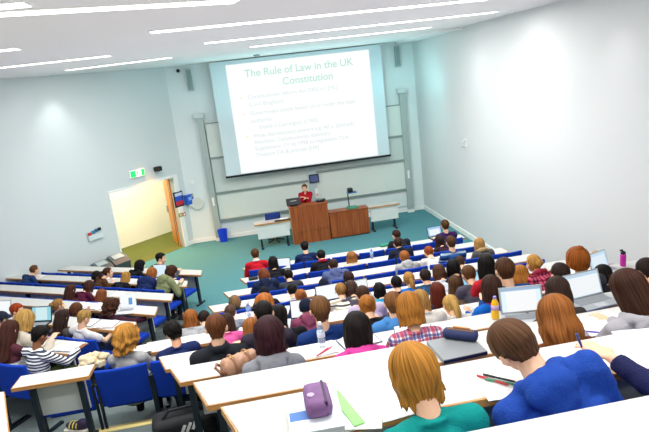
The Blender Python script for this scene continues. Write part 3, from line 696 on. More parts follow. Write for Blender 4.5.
def garment(p, kind):
    """kind: sweater, tee, hoodie, jacket, puffer"""
    if kind in p.gar: return p.gar[kind]
    w = p.w; b = MB(); P, up, fw, rt, S, N, rot = p.P, p.up, p.fw, p.rt, p.S, p.N, p.rot
    g = {'sweater': .014, 'tee': .011, 'hoodie': .024, 'jacket': .022, 'puffer': .036}[kind]
    for k, (hw, hd) in enumerate(((.165, .118), (.155, .108), (.148, .10), (.155, .105), (.165, .11), (.168, .108), (.145, .09))):
        b.ell(P+up*(-.02+.067*k), (hw*w+g, hd*w+g, .085), 0, None, 18, 10, rot)
    for i, (s_, E, W, d) in enumerate(p.arms):
        b.cap(N-up*.045+rt*(.045 if i else -.045), s_, .048*w+g*.6, .056*w+g)
        if kind == 'tee':
            b.cap(s_, s_.lerp(E, .62), .056*w+g, .054*w+g)
        else:
            b.cap(s_, E, .056*w+g, .044*w+g); q = E.lerp(W, .93); b.tube([E, E.lerp(q, .5), q], [.044*w+g, .040*w+g*.9, .034*w+g*.6], 14); b.ell(E, (.044*w+g,)*3)
    if kind in ('hoodie', 'puffer'):
        # hood folded down behind the neck
        for a in range(-4, 5):
            t = a/4*1.9; c = N+up*(.012-.016*abs(a)/4)-fw*(.075*math.cos(t)+.012)+rt*.085*math.sin(t)
            b.ell(c, (.042, .042, .036), 0, None, 12, 8, rot)
        b.ell(N-fw*.105-up*.045, (.11*w, .050, .075), 0, None, 16, 10, rot); b.ell(N-fw*.115-up*.10, (.07*w, .036, .06), 0, None, 16, 10, rot)
    elif kind == 'jacket':
        for a in range(-4, 5):
            t = a/4*2.1; c = N+up*.005-fw*.062*math.cos(t)+rt*.068*math.sin(t); b.ell(c, (.026, .026, .034), 0, None, 12, 8, rot)
    else:
        for a in range(14):
            t = 2*PI*a/14; c = N-up*.022-fw*.064*math.cos(t)+rt*.068*math.sin(t); b.ell(c, (.020, .020, .014), 0, None, 10, 6, rot)
    me = remesh(b, .011, 5); me.name = 'garment_'+kind; wrinkle(me, {'puffer': .012, 'hoodie': .009, 'jacket': .007}.get(kind, .006), 14, 3.1); me.update()
    me.materials.append(cloth('888888')); p.gar[kind] = me; return me
def trousers(p):
    if 'tr' in p.gar: return p.gar['tr'], p.gar['sh']
    b = MB(); w = p.w
    b.ell(p.P+V((0, 0, -.02)), (.175*w, .125*w, .10)); b.ell(p.P+V((0, 0, .05)), (.168*w, .115*w, .06))
    for hq, kn, an, to in p.legs: b.cap(hq, kn, .092*w, .068*w); b.cap(kn, an+V((0, 0, .02)), .066*w, .052*w)
    me = remesh(b, .014, 4); me.materials.append(cloth('2a3350')); p.gar['tr'] = me
    b = MB()
    for hq, kn, an, to in p.legs: b.ell(an.lerp(to, .5)+V((0, 0, -.02)), (.048, .125, .045)); b.ell(an+V((0, 0, -.01)), (.045, .05, .06)); b.box((an.x-.045, an.y-.06, 0), (an.x+.05, to.y+.07, .02))
    ms = remesh(b, .012, 3); ms.materials.append(plain('2c2c30', .6)); p.gar['sh'] = ms
    return me, ms
# ---- hair: a head-fitting shell, built strand-wise over azimuth and length
HC_ = {}
def sstep(a, b, x):
    t = min(1, max(0, (x-a)/(b-a))); return t*t*(3-2*t)
HAIR = {  # thickness, back end z, back end radius factor, side end z, fringe hairline z, strand amp, end jitter, wave
 'short':  (.012, -.086, .70, .002, .080, .0045, .010, 0),
 'crop':   (.009, -.084, .70, -.020, .086, .002, .005, 0),
 'messy':  (.022, -.080, .76, .0, .070, .010, .016, .3),
 'pixie':  (.016, -.150, .60, -.100, .050, .007, .030, .1),
 'bob':    (.021, -.128, .90, -.125, .045, .006, .016, .15),
 'long':   (.019, -.300, .95, -.270, .075, .006, .030, .25),
 'longer': (.019, -.400, .92, -.360, .078, .006, .035, .3),
 'wavy':   (.034, -.290, 1.12, -.270, .065, .010, .030, .9),
 'updo':   (.030, -.075, .84, -.055, .065, .005, .004, .1),
 'bobfull': (.034, -.105, 1.0, -.120, .045, .008, .018, .2),
 'longfull': (.028, -.250, 1.0, -.275, .060, .007, .030, .25),
 'neat':   (.012, -.066, .76, .006, .080, .005, .010, 0),
 'tied':   (.012, -.080, .72, -.025, .082, .004, .004, 0),
 'curly':  (.042, -.150, 1.0, -.110, .060, .020, .020, 1.2),
 'cap':    (.016, -.050, .90, -.030, .045, .0008, .0, 0),
 'hood':   (.040, -.150, .98, -.130, .040, .003, .004, .15),
}
def hair_mesh(style, seed):
    key = (style, seed)
    if key in HC_: return HC_[key]
    th, zb, rb, zs, zf, amp, jit, wav = HAIR[style]; NA, NA2, ND = 88, 9, 13
    rx, ry, rz = .077+th, .099+th, .090+th; cx, cy, cz = 0, -.012, .026
    vs = []; uvs = []; rows = NA2+ND
    for i in range(NA):
        ph = 2*PI*i/NA; fr = abs((ph+PI) % (2*PI)-PI)          # 0 = face, pi = back
        face = 1-sstep(R(48), R(72), fr); back = sstep(R(95), R(140), fr)
        zend = (zs*(1-back)+zb*back); rend = (1.0*(1-back)+rb*back)
        if style in ('short', 'crop', 'tied', 'messy', 'cap'): rend = .93*(1-back)+rb*back
        j = mnoise.noise(V((ph*9, seed*3.7, 1)))*jit + mnoise.noise(V((ph*24, seed*1.7, 5)))*jit*.7
        zend += j
        st = 1+0*ph
        # face strip ends at the hairline
        af = math.acos(max(-1, min(1, (zf-cz)/rz)))
        for r_ in range(rows):
            if r_ < NA2:
                t = r_/(NA2-1); al = t*(PI/2*(1-face)+af*face)
                x, y, z = rx*math.sin(al)*math.sin(ph), ry*math.sin(al)*math.cos(ph), rz*math.cos(al)
                u = t*.3
            else:
                t = (r_-NA2+1)/ND; u = .3+.7*t
                if face > .999 or face > .02:
                    al = PI/2*(1-face)+af*face
                    x0, y0, z0 = rx*math.sin(al)*math.sin(ph), ry*math.sin(al)*math.cos(ph), rz*math.cos(al)
                else: x0, y0, z0 = rx*math.sin(ph), ry*math.cos(ph), 0
                L = (zend-cz)*(1-face)+(z0-.006)*face
                f = (1+(rend-1)*sstep(0, 1, t))
                bul = 1+.05*math.sin(PI*min(1, t*1.6))*(1 if zb < -.12 else .0)
                x, y, z = x0*f*bul, y0*f*bul, z0+(L-z0)*t
                if face > .02: y -= .004*t
                if zb > -.2 and back > 0 and style not in ('bob', 'curly', 'hood'): y += back*.012*t*t
            n_ = mnoise.noise(V((ph*7+seed, u*2.2, seed*1.3)))+.6*mnoise.noise(V((ph*19+seed*2, u*2.5, seed)))
            wv = wav*.012*math.sin(u*14+mnoise.noise(V((ph*2, seed, 0)))*5) if wav else 0
            n_ += .45*mnoise.noise(V((ph*44+seed, u*4.0, seed*.7)))
            dsp = (amp*n_*sstep(0, .25, u)+wv*sstep(.1, .5, u))
            if style == 'curly' : dsp += .016*mnoise.noise(V((x*38, y*38, z*38+seed)))
            rr = math.hypot(x, y)+1e-6
            x += x/rr*dsp; y += y/rr*dsp
            if r_ < NA2: z += dsp*.5
            vs.append((x+cx, y+cy, z+cz)); uvs.append((i/NA, u))
        # inner fold
        x, y, z = vs[-1]; vs.append((x*.86, (y-cy)*.86+cy, z+.012)); uvs.append((i/NA, 1))
        vs.append((x*.80, (y-cy)*.80+cy, z+.05 if zb < -.12 else z+.02)); uvs.append((i/NA, 1))
    n = rows+2; fs = []
    for i in range(NA):
        a, c = i*n, ((i+1) % NA)*n
        for r_ in range(n-1): fs.append((a+r_, a+r_+1, c+r_+1, c+r_))
    me = bpy.data.meshes.new('hair_'+style); me.from_pydata(vs, [], fs)
    uvl = me.uv_layers.new(name='UVMap')
    for f in me.polygons:
        f.use_smooth = True
        us = [uvs[vi] for vi in f.vertices]; wrap = max(q[0] for q in us)-min(q[0] for q in us) > .5
        for li, q in zip(f.loop_indices, us): uvl.data[li].uv = (q[0]+(1 if wrap and q[0] < .5 else 0), q[1])
    me.materials.append(hairmat('444444')); me.update(); HC_[key] = me; return me
def tail_mesh(kind):
    key = ('tail', kind)
    if key in HC_: return HC_[key]
    b = MB()
    if kind == 'ponytail':
        pts = [(0, -.105, .035), (0, -.145, .03), (.005, -.165, -.03), (.012, -.16, -.10), (.008, -.145, -.17), (.0, -.13, -.23)]; rad = [.02, .032, .040, .040, .030, .008]
        b.tube(pts, rad, 18)
    elif kind == 'bun':
        b.ell((0, -.125, .035), (.048, .040, .044), 0, None, 18, 12)
        b.tube([(.03*math.cos(t), -.140-.012*math.sin(t*2), .035+.03*math.sin(t)) for t in [k*.52 for k in range(13)]], .017, 10)
    elif kind == 'topknot':
        b.ell((0, -.045, .125), (.040, .040, .034), 0, None, 18, 12); b.tube([(.026*math.cos(t), -.045+.026*math.sin(t), .135) for t in [k*.52 for k in range(13)]], .015, 10)
    me = b.mesh(kind, [hairmat('444444')], True)
    for v in me.vertices: v.co += v.normal*(mnoise.noise(v.co*60)*.006+mnoise.noise(V((v.co.x*150, v.co.y*150, v.co.z*12)))*.004)
    uvl = me.uv_layers.new(name='UVMap')
    for f in me.polygons:
        for li, vi in zip(f.loop_indices, f.vertices):
            c = me.vertices[vi].co; uvl.data[li].uv = (math.atan2(c.x, c.y+.12)/6.28+.5, c.z*3)
    HC_[key] = me; return me
def ovr(o, mt, i=0):
    o.material_slots[i].link = 'OBJECT'; o.material_slots[i].material = mt
TRC = ['26304e', '1d1f26', '343d5c', '3a3a3e', '2b2a2a']
PEOPLE = []
def base_of(row):
    """origin line, direction, facing, floor height of a row"""
    k = int(row[1:])-1
    if row[0] == 'M': return V((0, YD[k], 0)), V((0, 1, 0)), 0.0, ZF[k]
    return lpt(k, 0), nl, -A31, ZF[k]
LEANS = (2, 8, 14, 20, 26, 32, 38)
def person(px, py, row, style, hc, kind, gc, pose, yaw, label, skin=0, slim=None, tail=None, tr=None, extra=None, group=None, scale=None, name='person', hi=False, lean=None):
    slim = slim if slim is not None else style not in ('short', 'crop', 'messy')
    def solve(row, ln):
        p = get_pose(pose, slim, ln, hi, True); o, n, rz, zf = base_of(row); s = 1.0
        for _ in range(3):
            q = at_plane((px, py), o+n*(-.27+p.hc.y*s), n); s = (q.z-zf)/p.hc.z; s = min(1.06, max(.86, s))
        s = (q.z-zf)/p.hc.z
        return s, q
    if len(row) == 1:
        best = None
        for k in range(10 if row == 'M' else 6):
            s, q = solve(row+str(k+1), 20)
            if best is None or abs(s-.97) < abs(best[0]-.97): best = (s, k)
        row += str(best[1]+1); print('auto', (px, py), row, 's %.2f' % best[0], label[:60])
    best = None
    for ln in ((lean,) if lean is not None else LEANS):
        s, q = solve(row, ln)
        if best is None or abs(s-.98) < abs(best[0]-.98)-.004: best = (s, q, ln)
    s, q, ln = best; p = get_pose(pose, slim, ln, hi); o, n, rz, zf = base_of(row)
    s2 = min(1.06, max(.88, s)) if scale is None else scale
    rz += R(yaw); Rz = M.Rotation(rz, 4, 'Z'); off = Rz @ (p.hc*s2)
    loc = V((q.x-off.x, q.y-off.y, q.z-off.z))
    dz = loc.z-zf
    if abs(dz) > .02: print('fit', label[:50], row, 'dz %.2f' % dz, 's %.2f' % s, 'lean', ln)
    T = M.Translation(loc) @ Rz @ M.Scale(s2, 4)
    body = put(name, p.body, None, T); tag(body, label, 'person', group)
    ovr(body, plain(SKINS[skin], .55, 0, .05, 9, 0, None, .3))
    g = put({'sweater': 'jumper', 'tee': 't_shirt', 'hoodie': 'hooded_top', 'jacket': 'jacket', 'puffer': 'padded_jacket'}[kind], garment(p, kind), body)
    ovr(g, gc if not isinstance(gc, str) else cloth(gc))
    tm, sm = trousers(p); t_ = put('trousers', tm, body); ovr(t_, cloth(tr or random.choice(TRC))); put('shoes', sm, body)
    hm = hair_mesh(style, random.randrange(3) if style not in ('pixie',) else 0)
    isc = style in ('cap', 'hood')
    h = put({'cap': 'cap', 'hood': 'hood'}.get(style, 'hair'), hm, body, p.head); ovr(h, cloth(hc) if isc else hairmat(hc))
    if style == 'cap': 
        b = MB(); b.prism([(-.07, .07), (-.06, .13), (0, .155), (.06, .13), (.07, .07)], .042, .050); b.build('cap_peak', cloth(hc), h)
    if tail: ovr(put(tail if tail != 'topknot' else 'hair_knot', tail_mesh(tail), h), hairmat(hc))
    if extra:
        for e in extra.split('+'):
            b = MB(); N, up, fw, rt, rot = p.N, p.up, p.fw, p.rt, p.rot; ek, ec = e.split(':')
            if ek in ('scarf', 'fur', 'collar'):
                rr = {'scarf': .032, 'fur': .042, 'collar': .016}[ek]; R1 = {'scarf': .070, 'fur': .088, 'collar': .062}[ek]
                for a in range(16):
                    t = 2*PI*a/16; c = N+up*(.012 if ek != 'fur' else -.015)-fw*R1*math.cos(t)+rt*R1*1.05*math.sin(t); b.ell(c, (rr, rr, rr*(1.0 if ek != 'collar' else 1.4)), 0, None, 10, 8, rot)
                me = remesh(b, .009, 3); wrinkle(me, .012 if ek != 'collar' else .002, 40 if ek == 'fur' else 18, 2)
                me.materials.append(cloth(ec)); put({'scarf': 'scarf', 'fur': 'fur_collar', 'collar': 'shirt_collar'}[ek], me, body)
            if ek == 'glasses':
                for sx in (-1, 1):
                    b.tube([(sx*.032+.02*math.cos(t), .094, .002+.015*math.sin(t)) for t in [k*.4488 for k in range(15)]], .0022, 6); b.tube([(sx*.053, .09, .006), (sx*.082, .0, .004)], .002, 6)
                b.tube([(-.012, .096, .004), (.012, .096, .004)], .002, 6); b.build('glasses', plain(ec, .3), body, True, p.head)
            if ek == 'headphones':
                b.tube([(.093*math.cos(t), -.01, .01+.118*math.sin(t)) for t in [PI*k/14 for k in range(15)]], .009, 8)
                for sx in (-1, 1): b.ell((sx*.095, -.01, .0), (.02, .032, .036))
                b.build('headphones', plain(ec, .4), body, True, p.head)
    PEOPLE.append((body, p, s2, row, T)); 
    return body, p, T
BR, DB, BK, GI, BL, LB, AU = '5a3a20', '3a241a', '17130f', 'b0692a', 'cf9d4e', '96703c', '7a3f22'
GM, GL, GS = 'students in the main seating block', 'students in the angled left block', None
def P(*a, **k):
    k.setdefault('group', GM if a[2][0] == 'M' else GL); return person(*a, **k)
STR_TEE = stripes(['f0f0f0', '3a4150'], 26, 'striped_top'); STR_FAIR = stripes(['23406e', '2f5a94', '9fb4c8', '23406e', '7f94b4', '1d3560'], 5.5, 'fair_isle_jumper')
STR_KNIT = stripes(['e3ddd0', '4a4640', 'e3ddd0', 'b7a98c'], 12, 'striped_knit'); PLAID = plaid('plaid_shirt', 'f0eef0', 'b02a4e', '27347e', 17); PLAIDR = plaid('plaid_scarf', 'a8203c', 'd06078', '5a1428', 20)
# front rows of the main block
P(255, 253, 'M1', 'short', BR, 'sweater', 'c81e2c', 'upright', 0, 'student with short brown hair in a red jumper at the front left', extra='collar:f2f2f2')
P(304.5, 245.5, 'M1', 'short', BK, 'sweater', '1c2c56', 'upright', 0, 'student with black hair in a navy jumper, front row facing the lectern')
P(396.3, 234, 'M1', 'short', DB, 'jacket', '23242c', 'look_l', 0, 'student with dark brown hair in black, front row below the document camera')
P(445, 224, 'M1', 'short', BR, 'sweater', '42285c', 'upright', 0, 'student in a purple jumper behind a laptop, right end of the front row')
P(273, 261.5, 'M2', 'longer', BK, 'sweater', '1b1b20', 'upright', 0, 'student with very long black hair in black, behind the red jumper')
P(321, 254.5, 'M2', 'short', BK, 'jacket', '1c1c20', 'write', 0, 'student in black with a red scarf, second row', extra='scarf:a8283a')
P(351.5, 256.5, 'M2', 'wavy', 'a56a34', 'sweater', 'e2cfae', 'upright', 0, 'student with wavy ginger hair in a cream top, second row')
P(398, 242.5, 'M2', 'short', DB, 'jacket', '1f2434', 'upright', 0, 'student with dark hair in a navy jacket, second row')
P(440, 240, 'M2', 'longer', '33201c', 'sweater', '3a2430', 'upright', 0, 'student with long dark brown hair behind the purple jumper')
P(263.5, 274, 'M3', 'bob', AU, 'puffer', '1d2742', 'write_l', 0, 'student with auburn bob and a cream fur collar on a navy coat', extra='fur:e4d8c4')
P(288.5, 274.5, 'M3', 'short', BK, 'sweater', '3a3f4a', 'write', 0, 'student with dark hair in a charcoal top, next to the fur collar')
P(333.3, 264.2, 'M3', 'short', DB, 'puffer', '5b6690', 'write', 0, 'student in a blue-grey padded jacket with a hood, third row')
P(404.3, 256, 'M3', 'messy', 'a8642c', 'hoodie', 'b5b5b0', 'upright', 0, 'student with ginger hair in a light grey hooded top, third row')
P(428.7, 251, 'M3', 'short', '98481f', 'sweater', 'e6e0d8', 'write', 0, 'student with red hair in a cream jumper, third row')
P(451, 241, 'M3', 'short', BR, 'sweater', STR_FAIR, 'upright', 0, 'student with brown hair in a blue patterned jumper, third row')
P(479.3, 243, 'M3', 'bob', 'b98a4c', 'jacket', '5e5a58', 'upright', 0, 'student with blond hair and a tan fur collar at the right aisle', extra='fur:b59a6c')
# middle rows
P(264.5, 292, 'M4', 'cap', '1d1f24', 'jacket', '22242a', 'write', 0, 'student in a black cap, in front of the long ginger hair')
P(292, 289, 'M4', 'short', BK, 'sweater', 'd9d8d2', 'upright', 0, 'student with black hair in an off-white jumper')
P(301, 295.5, 'M5', 'tied', 'a5602c', 'sweater', '2b3a5c', 'write', 0, 'student with a ginger bun in dark blue', tail='bun', slim=True)
P(323.7, 284, 'M4', 'cap', '1b2030', 'sweater', '2c3448', 'write', 0, 'student in a dark navy cap beside an open laptop')
P(340.7, 289, 'M5', 'short', 'a5773e', 'sweater', STR_KNIT, 'upright', 0, 'student with light brown hair in a cream and black striped jumper')
P(348.7, 277, 'M4', 'longer', '3a2320', 'sweater', '43404a', 'upright', 0, 'student with long dark brown hair behind the cream top')
P(351, 287, 'M5', 'bob', '4a3428', 'sweater', '54505a', 'write', 0, 'student with a small dark brown bob next to the striped knit')
P(362.5, 293, 'M6', 'short', '4a3020', 'sweater', 'c9b8d4', 'write', 0, 'student with dark brown hair in a pale lilac top')
P(379.5, 289, 'M5', 'long', BK, 'sweater', '46b8d8', 'upright', 0, 'student with straight black hair in a turquoise top')
P(396.3, 282, 'M5', 'short', BK, 'sweater', '2d2d33', 'upright', 0, 'student with thick black hair and dark top in the middle')
P(408.9, 278, 'M5', 'tied', 'c08a44', 'sweater', '1e7ad0', 'upright', 0, 'student with a curly blond ponytail in bright blue', tail='ponytail', slim=True)
P(425.2, 275, 'M5', 'short', '2e211a', 'sweater', '30506c', 'upright', 0, 'student with dark hair beside the bright blue top')
P(439, 271, 'M5', 'bob', '5a3826', 'sweater', 'e9e7ea', 'write', 0, 'student with brown hair in a white top, in front of the water bottle')
P(453.3, 266, 'M5', 'bob', BK, 'sweater', '35323a', 'upright', 0, 'student with a black bob behind the blue patterned jumper')
P(459.8, 261, 'M4', 'short', '4a3020', 'sweater', 'f0f0f0', 'write', 0, 'student with brown hair in a white shirt')
P(468.5, 272.5, 'M6', 'short', '6a4426', 'sweater', '585460', 'write', 0, 'student with mid brown hair in front of the blue laptop screen')
P(486.3, 263, 'M6', 'long', BK, 'sweater', 'cc2a34', 'upright', 0, 'student with black hair in a red top near the right aisle')
P(504.8, 267.5, 'M7', 'short', '55351f', 'sweater', '1f4688', 'upright', 0, 'student with thick brown hair in a royal blue top near the right wall')
P(520, 273, 'M6', 'wavy', 'c07a30', 'sweater', 'b08a5c', 'write', 0, 'student with golden ginger hair next to the royal blue top')
P(534, 262, 'M6', 'tied', 'cc9648', 'sweater', PLAIDR, 'upright', 8, 'student with messy blond bun in a red plaid top by the right wall', tail='bun', slim=True, extra='scarf:b03048')
P(578, 258, 'M7', 'updo', 'a55a1e', 'jacket', '3c3e46', 'upright', 0, 'student with smooth copper hair in dark grey by the right wall', tail='topknot')
P(597, 257, 'M5', 'bob', 'c89a5a', 'sweater', 'd06aa0', 'write', 0, 'student with blond hair in pink hidden behind an open laptop')
P(603, 273, 'M7', 'bob', BK, 'sweater', '2c2c34', 'write', 0, 'student with black hair in front of the raised laptop screen')
P(560.5, 272, 'M7', 'short', '33231b', 'sweater', '4a4a58', 'upright', 0, 'student with dark cropped hair between two laptops')
P(557.7, 288, 'M8', 'long', '3c2820', 'sweater', '4a423e', 'type', 0, 'student with dark brown hair typing on a silver laptop')
P(491.3, 285, 'M7', 'bob', '43291f', 'sweater', '1c6fd0', 'upright', 0, 'student with dark brown bob, pink collar and bright blue top', extra='collar:d8407c')
P(455.3, 283, 'M6', 'longer', '5c3c24', 'sweater', '7c6650', 'upright', 0, 'student with long brown hair in tan, left of the blue laptop screen')
P(437.6, 290, 'M6', 'long', '6e2c18', 'sweater', '48343a', 'upright', 0, 'student with dark red hair behind the clear water bottle')
P(450.5, 303, 'M7', 'tied', 'd8aa5c', 'sweater', 'ece6da', 'write', 0, 'student with a light blond ponytail in white', tail='ponytail', slim=True)
P(420, 299, 'M7', 'bob', 'b98a4a', 'sweater', 'e0d8cc', 'write', 0, 'student with light blond bob next to the plaid shirt')
P(393, 301, 'M7', 'short', '8a5a30', 'hoodie', '4f8fd0', 'upright', 0, 'student with light brown hair in a pale blue hooded top')
P(367, 304, 'M7', 'tied', 'b5702a', 'sweater', '2a2628', 'write', 0, 'student with a ginger bun in black, above the black straight hair', tail='bun', slim=True)
P(234.8, 301, 'M4', 'bob', '8a6844', 'jacket', '2c2c30', 'write', 0, 'student with light brown hair and black headphones at the left aisle', extra='headphones:1a1a1c')
P(264.4, 303, 'M6', 'wavy', 'b4692a', 'sweater', '6a5648', 'write', 0, 'student with long ginger hair behind the black cap')
P(230.2, 311, 'M5', 'short', '5a4030', 'sweater', '8f929a', 'write', 0, 'student with brown hair in a grey top at the left aisle')
P(227, 321, 'M6', 'long', '3c2419', 'sweater', 'e0609c', 'write', 0, 'student with dark brown hair in a pink top beside the black suit')
P(263.5, 311, 'M7', 'short', BK, 'sweater', '3a3440', 'write', 0, 'student with black hair directly beyond the burgundy hair')
P(277, 315, 'M7', 'long', BK, 'sweater', '1e1e22', 'turn_r', 20, 'student with long black hair in black holding a drink bottle')
P(306, 306, 'M6', 'cap', '1c2236', 'hoodie', '8e4660', 'write', 0, 'student in a dark cap and maroon hooded top')
P(320, 307, 'M7', 'short', '7a5230', 'sweater', '1d3a78', 'upright', 6, 'student with short brown hair in a royal navy jumper behind a water bottle', lean=2, scale=1.08)
P(252, 327, 'M7', 'long', 'a0622e', 'jacket', 'd9c2a2', 'write', 0, 'student with light brown hair beside the burgundy hair')
P(190.4, 317, 'M5', 'wavy', 'a4602c', 'sweater', 'b9b9ba', 'upright', 0, 'student with ginger hair in light grey at the left aisle')
P(204, 316.5, 'M5', 'short', '2c2019', 'sweater', 'a9a9ac', 'write', 0, 'student with dark hair next to the ginger hair at the left aisle')
# nearest rows of the main block
P(172.8, 330, 'M6', 'messy', BK, 'sweater', '24305e', 'write_l', 10, 'student with black hair in a dark blue jumper at the aisle end', skin=1, slim=False, lean=14, scale=1.0)
P(125.6, 335, 'M6', 'curly', 'c58a3c', 'sweater', 'b4b4b0', 'look_r', -8, 'student with curly golden hair in a grey jumper on the big blue seat', slim=True, lean=2, scale=1.0)
P(216, 325, 'M7', 'short', '6a3d20', 'jacket', '26282e', 'write', 0, 'student with short brown hair in a black suit jacket', lean=2, scale=1.08)
P(269, 332, 'M8', 'bobfull', '3c1c22', 'hoodie', '8f9096', 'upright', 0, 'student with burgundy bob in a grey hooded top with red collar', lean=8, scale=1.02, extra='scarf:b8203c')
P(357, 326, 'M8', 'longfull', '1f1614', 'hoodie', 'e84aa4', 'upright', 0, 'student with straight black hair in a hot pink hooded top', lean=14, scale=1.0)
P(409, 305, 'M8', 'bob', 'b5752c', 'sweater', PLAID, 'write', 0, 'student with golden brown hair in a red and blue plaid shirt', lean=14, scale=1.02)
P(556, 312, 'M9', 'wavy', '9a5c28', 'jacket', '6c3a1e', 'write', 0, 'student with long auburn hair in a brown jacket')
P(628, 285, 'M9', 'longer', '412619', 'hoodie', 'b0adb2', 'write_l', 0, 'student with long dark brown hair in a grey hooded top at the right')
P(647, 268, 'M8', 'short', '2c1c18', 'sweater', '2a2a30', 'write', 0, 'student with dark hair cut by the right frame edge')
P(413, 367, 'M10', 'pixie', 'c08232', 'sweater', '12958e', 'teal', 4, 'student with layered golden blond hair in a teal jumper, nearest the camera', hi=True, lean=20, scale=.95)
P(511, 341, 'M10', 'neat', '62422a', 'hoodie', '244ba6', 'lean_l', 0, 'student leaning over in a bright blue hooded top in the nearest row', slim=False, hi=True, lean=30, scale=.96)
# left block
P(34, 269, 'L2', 'short', '6a4526', 'sweater', '27406c', 'upright', -10, 'student with short brown hair in a navy jumper sitting alone by the slanted wall')
P(139.8, 264.5, 'L1', 'hood', '17181c', 'jacket', '17181c', 'look_r', -8, 'student in a black hood, front row of the left block', name='person')
P(160.5, 257, 'L1', 'short', BK, 'hoodie', '4e5258', 'turn_r', 0, 'student with black hair in a dark grey hooded top, front row near the doorway')
P(96.5, 275, 'L2', 'bob', BK, 'sweater', '202024', 'write', 0, 'student with black hair next to the brown ponytail')
P(107.5, 271.5, 'L2', 'tied', '4a2c1c', 'sweater', '5a3c24', 'look_r', -20, 'student with a dark brown ponytail in a brown top', tail='ponytail', slim=True)
P(126, 276, 'L2', 'longer', 'b98840', 'sweater', '22222a', 'write', 0, 'student with long straight blond hair in black')
P(152, 272, 'L2', 'bob', 'a5622c', 'puffer', '20305e', 'write', 0, 'student with ginger hair in a navy padded jacket')
P(171.5, 270, 'L2', 'bob', '46291c', 'hoodie', '8c9468', 'write_r', -10, 'student in an olive green parka at the aisle end of the left block')
P(70.5, 289, 'L3', 'longer', '4a281e', 'sweater', '4c2a24', 'write', 0, 'student with long dark brown hair in a brown top, third left row')
P(89, 285, 'L3', 'bob', '45281e', 'sweater', '5c1f3a', 'write', 0, 'student with brown hair in a maroon jumper')
P(101.5, 294, 'L3', 'longer', '8a4c26', 'sweater', '6a3c26', 'write', 0, 'student with long auburn hair next to the maroon jumper')
P(57.8, 304, 'L4', 'tied', 'a87a44', 'sweater', '9a8f8c', 'look_r', 0, 'student with a light brown bun in a grey top', tail='bun', slim=True)
P(76, 308, 'L4', 'bob', '6a4028', 'sweater', '2c2c34', 'chin', 0, 'student with brown hair resting her face on a hand')
P(111, 304.5, 'L4', 'curly', '4c2c1c', 'sweater', '452230', 'reach', 0, 'student with dark curly hair in a maroon cardigan reaching to the right')
P(16.7, 309, 'L5', 'short', 'a8421c', 'sweater', '2b2d34', 'turn_r', 0, 'student with bright red hair at the left frame edge')
P(25, 318, 'L6', 'bob', 'bd9350', 'jacket', 'd0c6b4', 'write', 0, 'student with blond bob in a cream jacket below the red hair')
P(62, 316, 'L5', 'long', '33221c', 'sweater', '5a5652', 'write', 0, 'student with dark hair in a taupe top behind the brown hair')
P(10, 328, 'L6', 'longer', '4a2820', 'sweater', '5c3038', 'write', 0, 'student with long dark brown hair at the far left')
P(1.5, 317, 'L5', 'cap', '2a3040', 'sweater', '33363e', 'turn_r', 0, 'student in a dark cap cut by the left frame edge')
P(40, 333, 'L6', 'short', BK, 'sweater', STR_TEE, 'side_write', 0, 'student with black hair in a striped black and white top', skin=3, slim=True, tr='4a5a34')
P(84.3, 316, 'L5', 'short', 'b08a4c', 'tee', 'e8e6e4', 'side_write', -6, 'student with fair hair in a white t-shirt writing', slim=False, tr='243050')
P(95, 322, 'L4', 'bob', BK, 'sweater', '26222a', 'turn_r', 0, 'student with black hair in profile beyond the white t-shirt', skin=2, lean=38, scale=.88)
# ------------------------------------------------------------------ two people placed by seat
def person_at(loc, rz, pose, style, hc, kind, gc, label, skin=0, slim=True, s=1.0, lean=None, group=None, tr='26262c', hi=True, hairm=None):
    p = get_pose(pose, slim, lean, hi); T = TR(loc, rz, s)
    body = tag(put('person', p.body, None, T), label, 'person', group); ovr(body, plain(SKINS[skin], .55, 0, .05, 9, 0, None, .3))
    g = put({'sweater': 'jumper', 'jacket': 'jacket'}[kind], garment(p, kind), body); ovr(g, cloth(gc))
    tm, sm = trousers(p); t_ = put('trousers', tm, body); ovr(t_, cloth(tr)); put('shoes', sm, body)
    h = put('hair', hair_mesh(style, 1), body, p.head); ovr(h, hairmat(hc)); return body, p, T
hq = at_y((304.5, 186.5), yy+.66); pst = get_pose('stand', True, None, True); sl = (hq.z)/pst.hc.z
person_at((hq.x, yy+.66, 0), PI-.15, 'stand', 'short', '6a4a34', 'jacket', 'b0182c', 'lecturer in a red jacket standing behind the lectern with hands clasped', s=sl, tr='2a2a30')
hw = at_z((611, 362), ZD[9]+.05)
person_at((hw.x+.40, hw.y-.40, ZF[9]), 0, 'arm_l', 'long', '4a2e20', 'sweater', '23264e', 'person in a navy jumper writing at the right frame edge, only the arm visible', group=GM)
pl = lpt(5, 1.55, -.30)
person_at((pl.x, pl.y, ZF[5]), -A31-.2, 'type', 'longer', '3c241a', 'jacket', '4c2c20', 'person in a dark brown jacket typing at the far left edge', group=GL)
